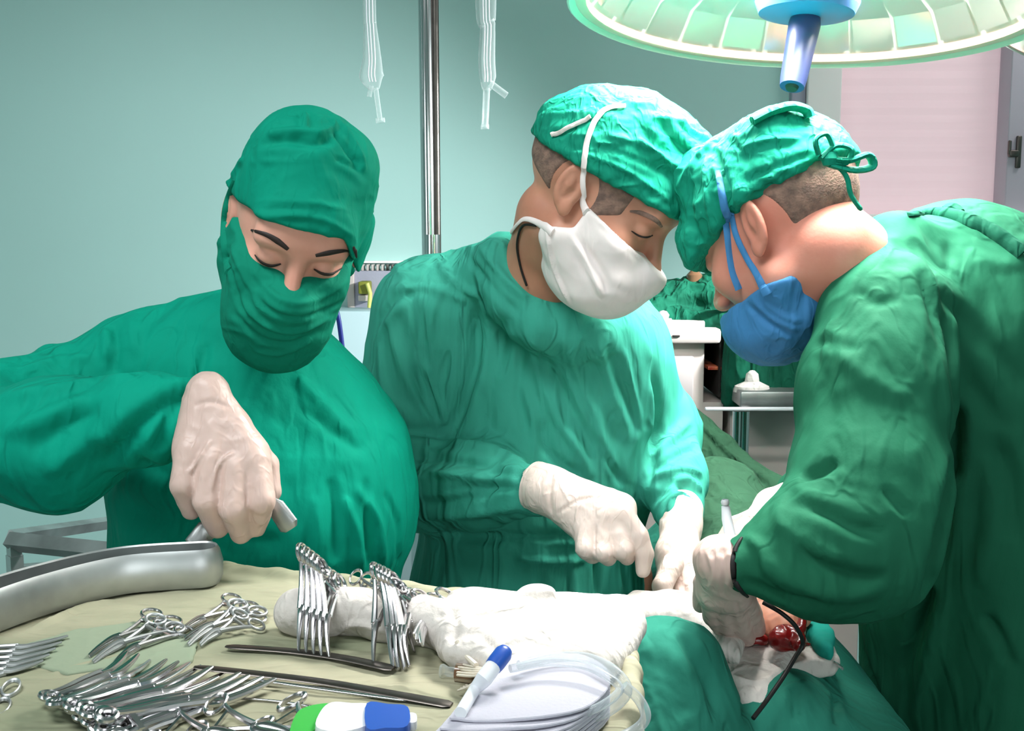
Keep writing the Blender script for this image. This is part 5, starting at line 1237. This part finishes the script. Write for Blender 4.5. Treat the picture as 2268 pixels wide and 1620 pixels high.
for k in range(5): MB().tube([P(1585, 682 - k * 3, 2.36), P(1640, 668 - k * 5, 2.36), P(1660, 664 - k * 5, 2.36)], .006, seg=8, flat=.5).build('strip', M['olive' if k % 2 else 'rack_grey'], t)
settle(t)
t = empty('brown_bottle', 'dark brown bottle neck standing up from the cloth heap', 'bottle')
MB().lathe([(.0, 0), (.018, 0), (.018, .05), (.007, .062), (.007, .078), (.009, .079), (.009, .088), (.0, .089)], P(1537, 658, 2.5), seg=20).build('glass_body', M['amber'], t); settle(t)
t = empty('side_trolley', 'steel trolley with a bright rail behind the surgeons', 'trolley')
YT = 2.22; a = P(1565, 907, YT); b = P(1800, 907, YT)
bx(MB(), 1562, 903, 1800, 911, YT, .01, .003).build('rail', M['white_plastic'], t)
bx(MB(), 1640, 868, 1800, 903, YT + .03, .22, .004).build('tray_top', M['steel_soft'], t)
for x in (1633, 1650): MB().tube([P(x, 911, YT + .02), Vector((P(x, 911, YT).x, YT + .02, .06))], .010, seg=14).build('leg', M['chrome'], t)
for x in (1785,): MB().tube([P(x, 911, YT + .02), Vector((P(x, 911, YT).x, YT + .02, .06))], .010, seg=14).build('leg', M['chrome'], t)
bx(MB(), 1560, 1400, 1800, 1420, YT + .01, .24, .003).build('lower_shelf', M['steel_soft'], t)
settle(t)
o = MB(); c0 = P(1665, 868, YT + .08)
o.lathe([(.0, .0), (.03, 0), (.028, .012), (.012, .022), (.010, .038), (.004, .045), (.0, .046)], c0, seg=18, sx=1.3).build('towel', M['towel'])
tag(bpy.data.objects['towel' if 'towel.003' not in bpy.data.objects else 'towel.003'], None); 
for ob in COL.objects:
    if ob.name.startswith('towel') and 'label' not in ob: tag(ob, 'small crumpled white wipe lying on the steel trolley', 'wipe'); ob.name = 'wipe'; settle(ob)

# infusion stand with two empty lines
t = empty('infusion_stand', 'tall chrome infusion stand between the nurse and the middle surgeon', 'stand')
YI = 2.45; x0 = P(956, 400, YI).x
MB().tube([(x0, YI, .04), (x0, YI, 1.5)], .020, seg=24).build('lower_pole', M['chrome'], t)
MB().tube([(x0 - .006, YI, 1.40), (x0 - .012, YI, 2.35)], .0165, seg=24).build('upper_pole', M['chrome'], t)
MB().tube([(x0 + .012, YI - .004, 1.45), (x0 + .010, YI - .004, 2.34)], .008, seg=16).build('rod', M['steel_dark'], t)
hk = MB(); hk.tube(smooth_pts([(x0 - .012, YI, 2.33), (x0 - .08, YI, 2.36), (P(828, 0, 2.4).x, YI - .05, 2.33), (P(828, 0, 2.4).x, YI - .05, 2.29)], 6), .004, seg=10); hk.build('hook', M['chrome'], t)
hk = MB(); hk.tube(smooth_pts([(x0 - .012, YI, 2.33), (x0 + .08, YI, 2.36), (P(1085, 0, 2.4).x, YI - .05, 2.33), (P(1085, 0, 2.4).x, YI - .05, 2.29)], 6), .004, seg=10); hk.build('hook', M['chrome'], t)
for k in range(5):
    a_ = 2 * math.pi * k / 5 + .3; MB().tube([(x0, YI, .09), (x0 + .25 * math.cos(a_), YI + .25 * math.sin(a_), .05)], [.014, .010], seg=10).build('foot', M['chrome'], t)
settle(t)
def line_set(label, top, pts, rs, ports, grp):
    t = empty('infusion_line', label, 'infusion bag', grp)
    pth = smooth_pts([Vector((P(top, 0, 2.40).x, 2.40, 2.30))] + [P(*p) for p in pts], 6); n_ = len(pth)
    MB().tube(pth, [float(np.interp(i / (n_ - 1), np.linspace(0, 1, len(rs)), rs)) for i in range(n_)], seg=18, flat=.45, up=(0, 1, 0)).build('empty_bag', M['clear'], t)
    for dx in (-.006, .0, .007): MB().tube([v + Vector((dx, -.004, 0)) for v in pth[2:-4]], .0016, seg=6).build('crease_line', M['white_plastic'], t)
    for a_, b_, r_ in ports: MB().tube([P(*a_), P(*b_)], r_, seg=14).build('port', M['clear'], t); 
    settle(t)
GI = 'empty infusion bags hanging on the stand'
line_set('empty clear infusion bag hanging left of the stand, single straight port', 818, [(818, 10, 2.4), (820, 60, 2.4), (824, 130, 2.4), (823, 170, 2.4), (832, 200, 2.4)], [.016, .014, .014, .020, .027, .008], [((832, 195, 2.4), (842, 268, 2.4), .0055), ((822, 190, 2.4), (818, 215, 2.4), .005), ((842, 262, 2.4), (843, 272, 2.4), .010)], GI)
line_set('empty clear infusion bag hanging right of the stand, ports forking', 1078, [(1076, 10, 2.4), (1080, 60, 2.4), (1078, 130, 2.4), (1080, 170, 2.4), (1078, 200, 2.4)], [.026, .022, .016, .018, .018, .009], [((1078, 195, 2.4), (1074, 282, 2.4), .0075), ((1086, 185, 2.4), (1122, 212, 2.4), .0075), ((1074, 276, 2.4), (1074, 286, 2.4), .009)], GI)

# rack on the far wall, ledge, cable, steel frame on the left
t = empty('wall_rack', 'grey rack with olive and yellow items on the far wall beside the nurse', 'rack')
YW = 3.06
bx(MB(), 772, 600, 905, 682, YW + .06, .05, .003).build('back_panel', M['rack_grey'], t)
for k in range(9): bx(MB(), 800 + k * 11, 586, 805 + k * 11, 600, YW + .06, .04, .001).build('prong', M['steel_dark'] if k > 4 else M['enamel'], t)
bx(MB(), 793, 624, 818, 652, YW, .06, .004).build('olive_box', M['olive'], t)
bx(MB(), 793, 654, 820, 668, YW + .01, .05, .003).build('cream_box', M['enamel'], t)
MB().tube([P(813, 628, YW - .01), P(820, 650, YW - .01), P(818, 682, YW - .01)], .006, seg=10).build('yellow_tube', M['yellow'], t)
bx(MB(), 768, 600, 785, 682, YW + .05, .02, .002).build('side_panel', M['enamel'], t)
settle(t)
tr = bx(MB(), 700, 578, 930, 584, 3.17, .04, .004).build('trim_1', M['white_paint']); tr['kind'] = 'structure'
t = empty('low_cupboard', 'pale blue cupboard standing against the far wall behind the nurse', 'cupboard')
M['pale_blue'] = mat('pale_blue', (190, 216, 222), .5)
a = P(690, 690, 2.95); b = P(905, 690, 2.95)
MB().box(((a.x + b.x) / 2, 3.07, a.z / 2 + .02), (b.x - a.x, .22, a.z - .04), bev=.006).build('body', M['pale_blue'], t)
MB().box(((a.x + b.x) / 2, 3.065, .02), (b.x - a.x - .04, .2, .04)).build('plinth', M['enamel'], t); settle(t)
o = MB().tube(smooth_pts([P(746, 690, 2.0), P(752, 720, 2.0), P(760, 790, 2.0), P(764, 860, 2.0), P(768, 960, 2.0), P(775, 1200, 2.0), Vector((-.29, 2.0, .3)), Vector((-.31, 2.0, .02))], 8), .0045, seg=12).build('cable', M['blue_cable'])
tag(o, 'dark blue cable hanging between the nurse and the middle surgeon', 'cable'); settle(o)
t = empty('steel_frame', 'empty steel rack frame standing behind the nurse at the left', 'frame')
YS = 2.0
def strut(x0, y0, Ya, x1, y1, Yb, wd, nm):
    MB().tube([P(x0, y0, Ya), P(x1, y1, Yb)], wd, seg=4, up=(0, 1, 0)).build(nm, M['steel_soft'], t)
strut(26, 1190, 1.9, 300, 1150, 2.4, .014, 'rear_bar'); strut(22, 1200, 1.9, 330, 1232, 1.82, .018, 'front_bar'); strut(30, 1195, 1.9, 34, 1262, 1.9, .014, 'corner_post')
strut(34, 1262, 1.9, 300, 1240, 2.35, .010, 'lower_bar')
c0 = P(32, 1230, 1.9); MB().tube([(c0.x, 1.9, c0.z), (c0.x, 1.9, .02)], .016, seg=4).build('leg', M['steel_soft'], t)
c0 = P(300, 1232, 1.83); MB().tube([(c0.x, 1.83, c0.z), (c0.x, 1.83, .02)], .016, seg=4).build('leg', M['steel_soft'], t)
c0 = P(296, 1160, 2.38); MB().tube([(c0.x, 2.38, c0.z), (c0.x, 2.38, .02)], .016, seg=4).build('leg', M['steel_soft'], t)
settle(t)

# ================================================================== SURGICAL LAMP
def lamp(name, label, C_, N_, rad, arm_to, full=True):
    t = empty(name, label, 'surgical lamp', 'ceiling surgical lamps')
    q = (-N_).to_track_quat('Z', 'Y').to_matrix()                  # local +Z points up out of the dome
    L = lambda prof, nm, m, seg=72: MB().lathe([(r * rad, z * rad) for r, z in prof], C_, q, seg=seg).build(nm, m, t)
    L([(.0, .46), (.25, .45), (.55, .38), (.82, .24), (.97, .08), (1.045, -.01), (1.05, -.03), (1.04, -.035), (1.0, -.01)], 'outer_shell', M['lamp_shell'])
    L([(.955, .0), (.965, -.018), (.99, -.026), (1.015, -.018), (1.02, .0), (1.0, .02), (.965, .02), (.955, .0)], 'rim', M['lamp_rim'])
    L([(.955, .004), (.0, .004)], 'cover_glass', M['glass'])
    if full:
        mb = MB(); n_ = 26
        for k in range(n_):
            a0, a1 = 2 * math.pi * k / n_, 2 * math.pi * (k + 1) / n_; vs = []; lv = [(.94, .03), (.86, .16), (.62, .28), (.2, .34)]
            for r, z in lv:
                for a_ in (a0 + .012, a1 - .012): vs.append(q @ Vector((r * rad * math.cos(a_), r * rad * math.sin(a_), z * rad)) + C_)
            mb.add(vs, [(0, 1, 3, 2), (2, 3, 5, 4), (4, 5, 7, 6)])
        mb.build('reflector', M['mirror'], t, False)
        L([(.0, .30), (.20, .29), (.225, .20), (.225, .02), (.205, -.03), (.15, -.045), (.0, -.05)], 'hub', M['lamp_blue'], 48)
    hp = C_ + q @ Vector((0, 0, -.045 * rad)); d = N_
    if full:
        hd = (Vector(P(1757, 178, hp.y - .03)) - hp).normalized(); ln = .100
        h_ = MB().tube([hp, hp + hd * .01, hp + hd * (ln - .012), hp + hd * ln], [.0185, .0205, .0170, .0155], seg=24).build('handle', M['handle_blue'], t)
        MB().tube([hp + hd * (ln - .001), hp + hd * (ln + .004)], [.009, .007], seg=18).build('handle_screw', M['dark'], h_)
    top = C_ - N_ * rad * .45
    MB().tube([top, top + Vector((0, 0, .10)), Vector((arm_to[0], arm_to[1], top.z + .12)), Vector((arm_to[0], arm_to[1], ZC))], .024, seg=18).build('arm', M['white_paint'], t)
    settle(t)
lamp('surgical_lamp', 'large dome surgical lamp with blue hub and handle above the surgeons', LAMP_C, LAMP_N, .295, (.75, 2.2))
l = bpy.data.lights.new('surgical_lamp_bulb', 'POINT'); l.energy = 9.0; l.shadow_soft_size = .02; l.color = (1, .98, .92)
for dx in (-.12, .12):
    o = bpy.data.objects.new('surgical_lamp_bulb', l); COL.objects.link(o); o.location = LAMP_C + Vector((dx, -.02, .045))
C2 = P(2352, 78, 1.95); lamp('surgical_lamp', 'smaller satellite lamp whose rounded edge shows at the right border', C2, Vector((-.35, -.1, -.9)).normalized(), .12, (1.3, 2.2), False)
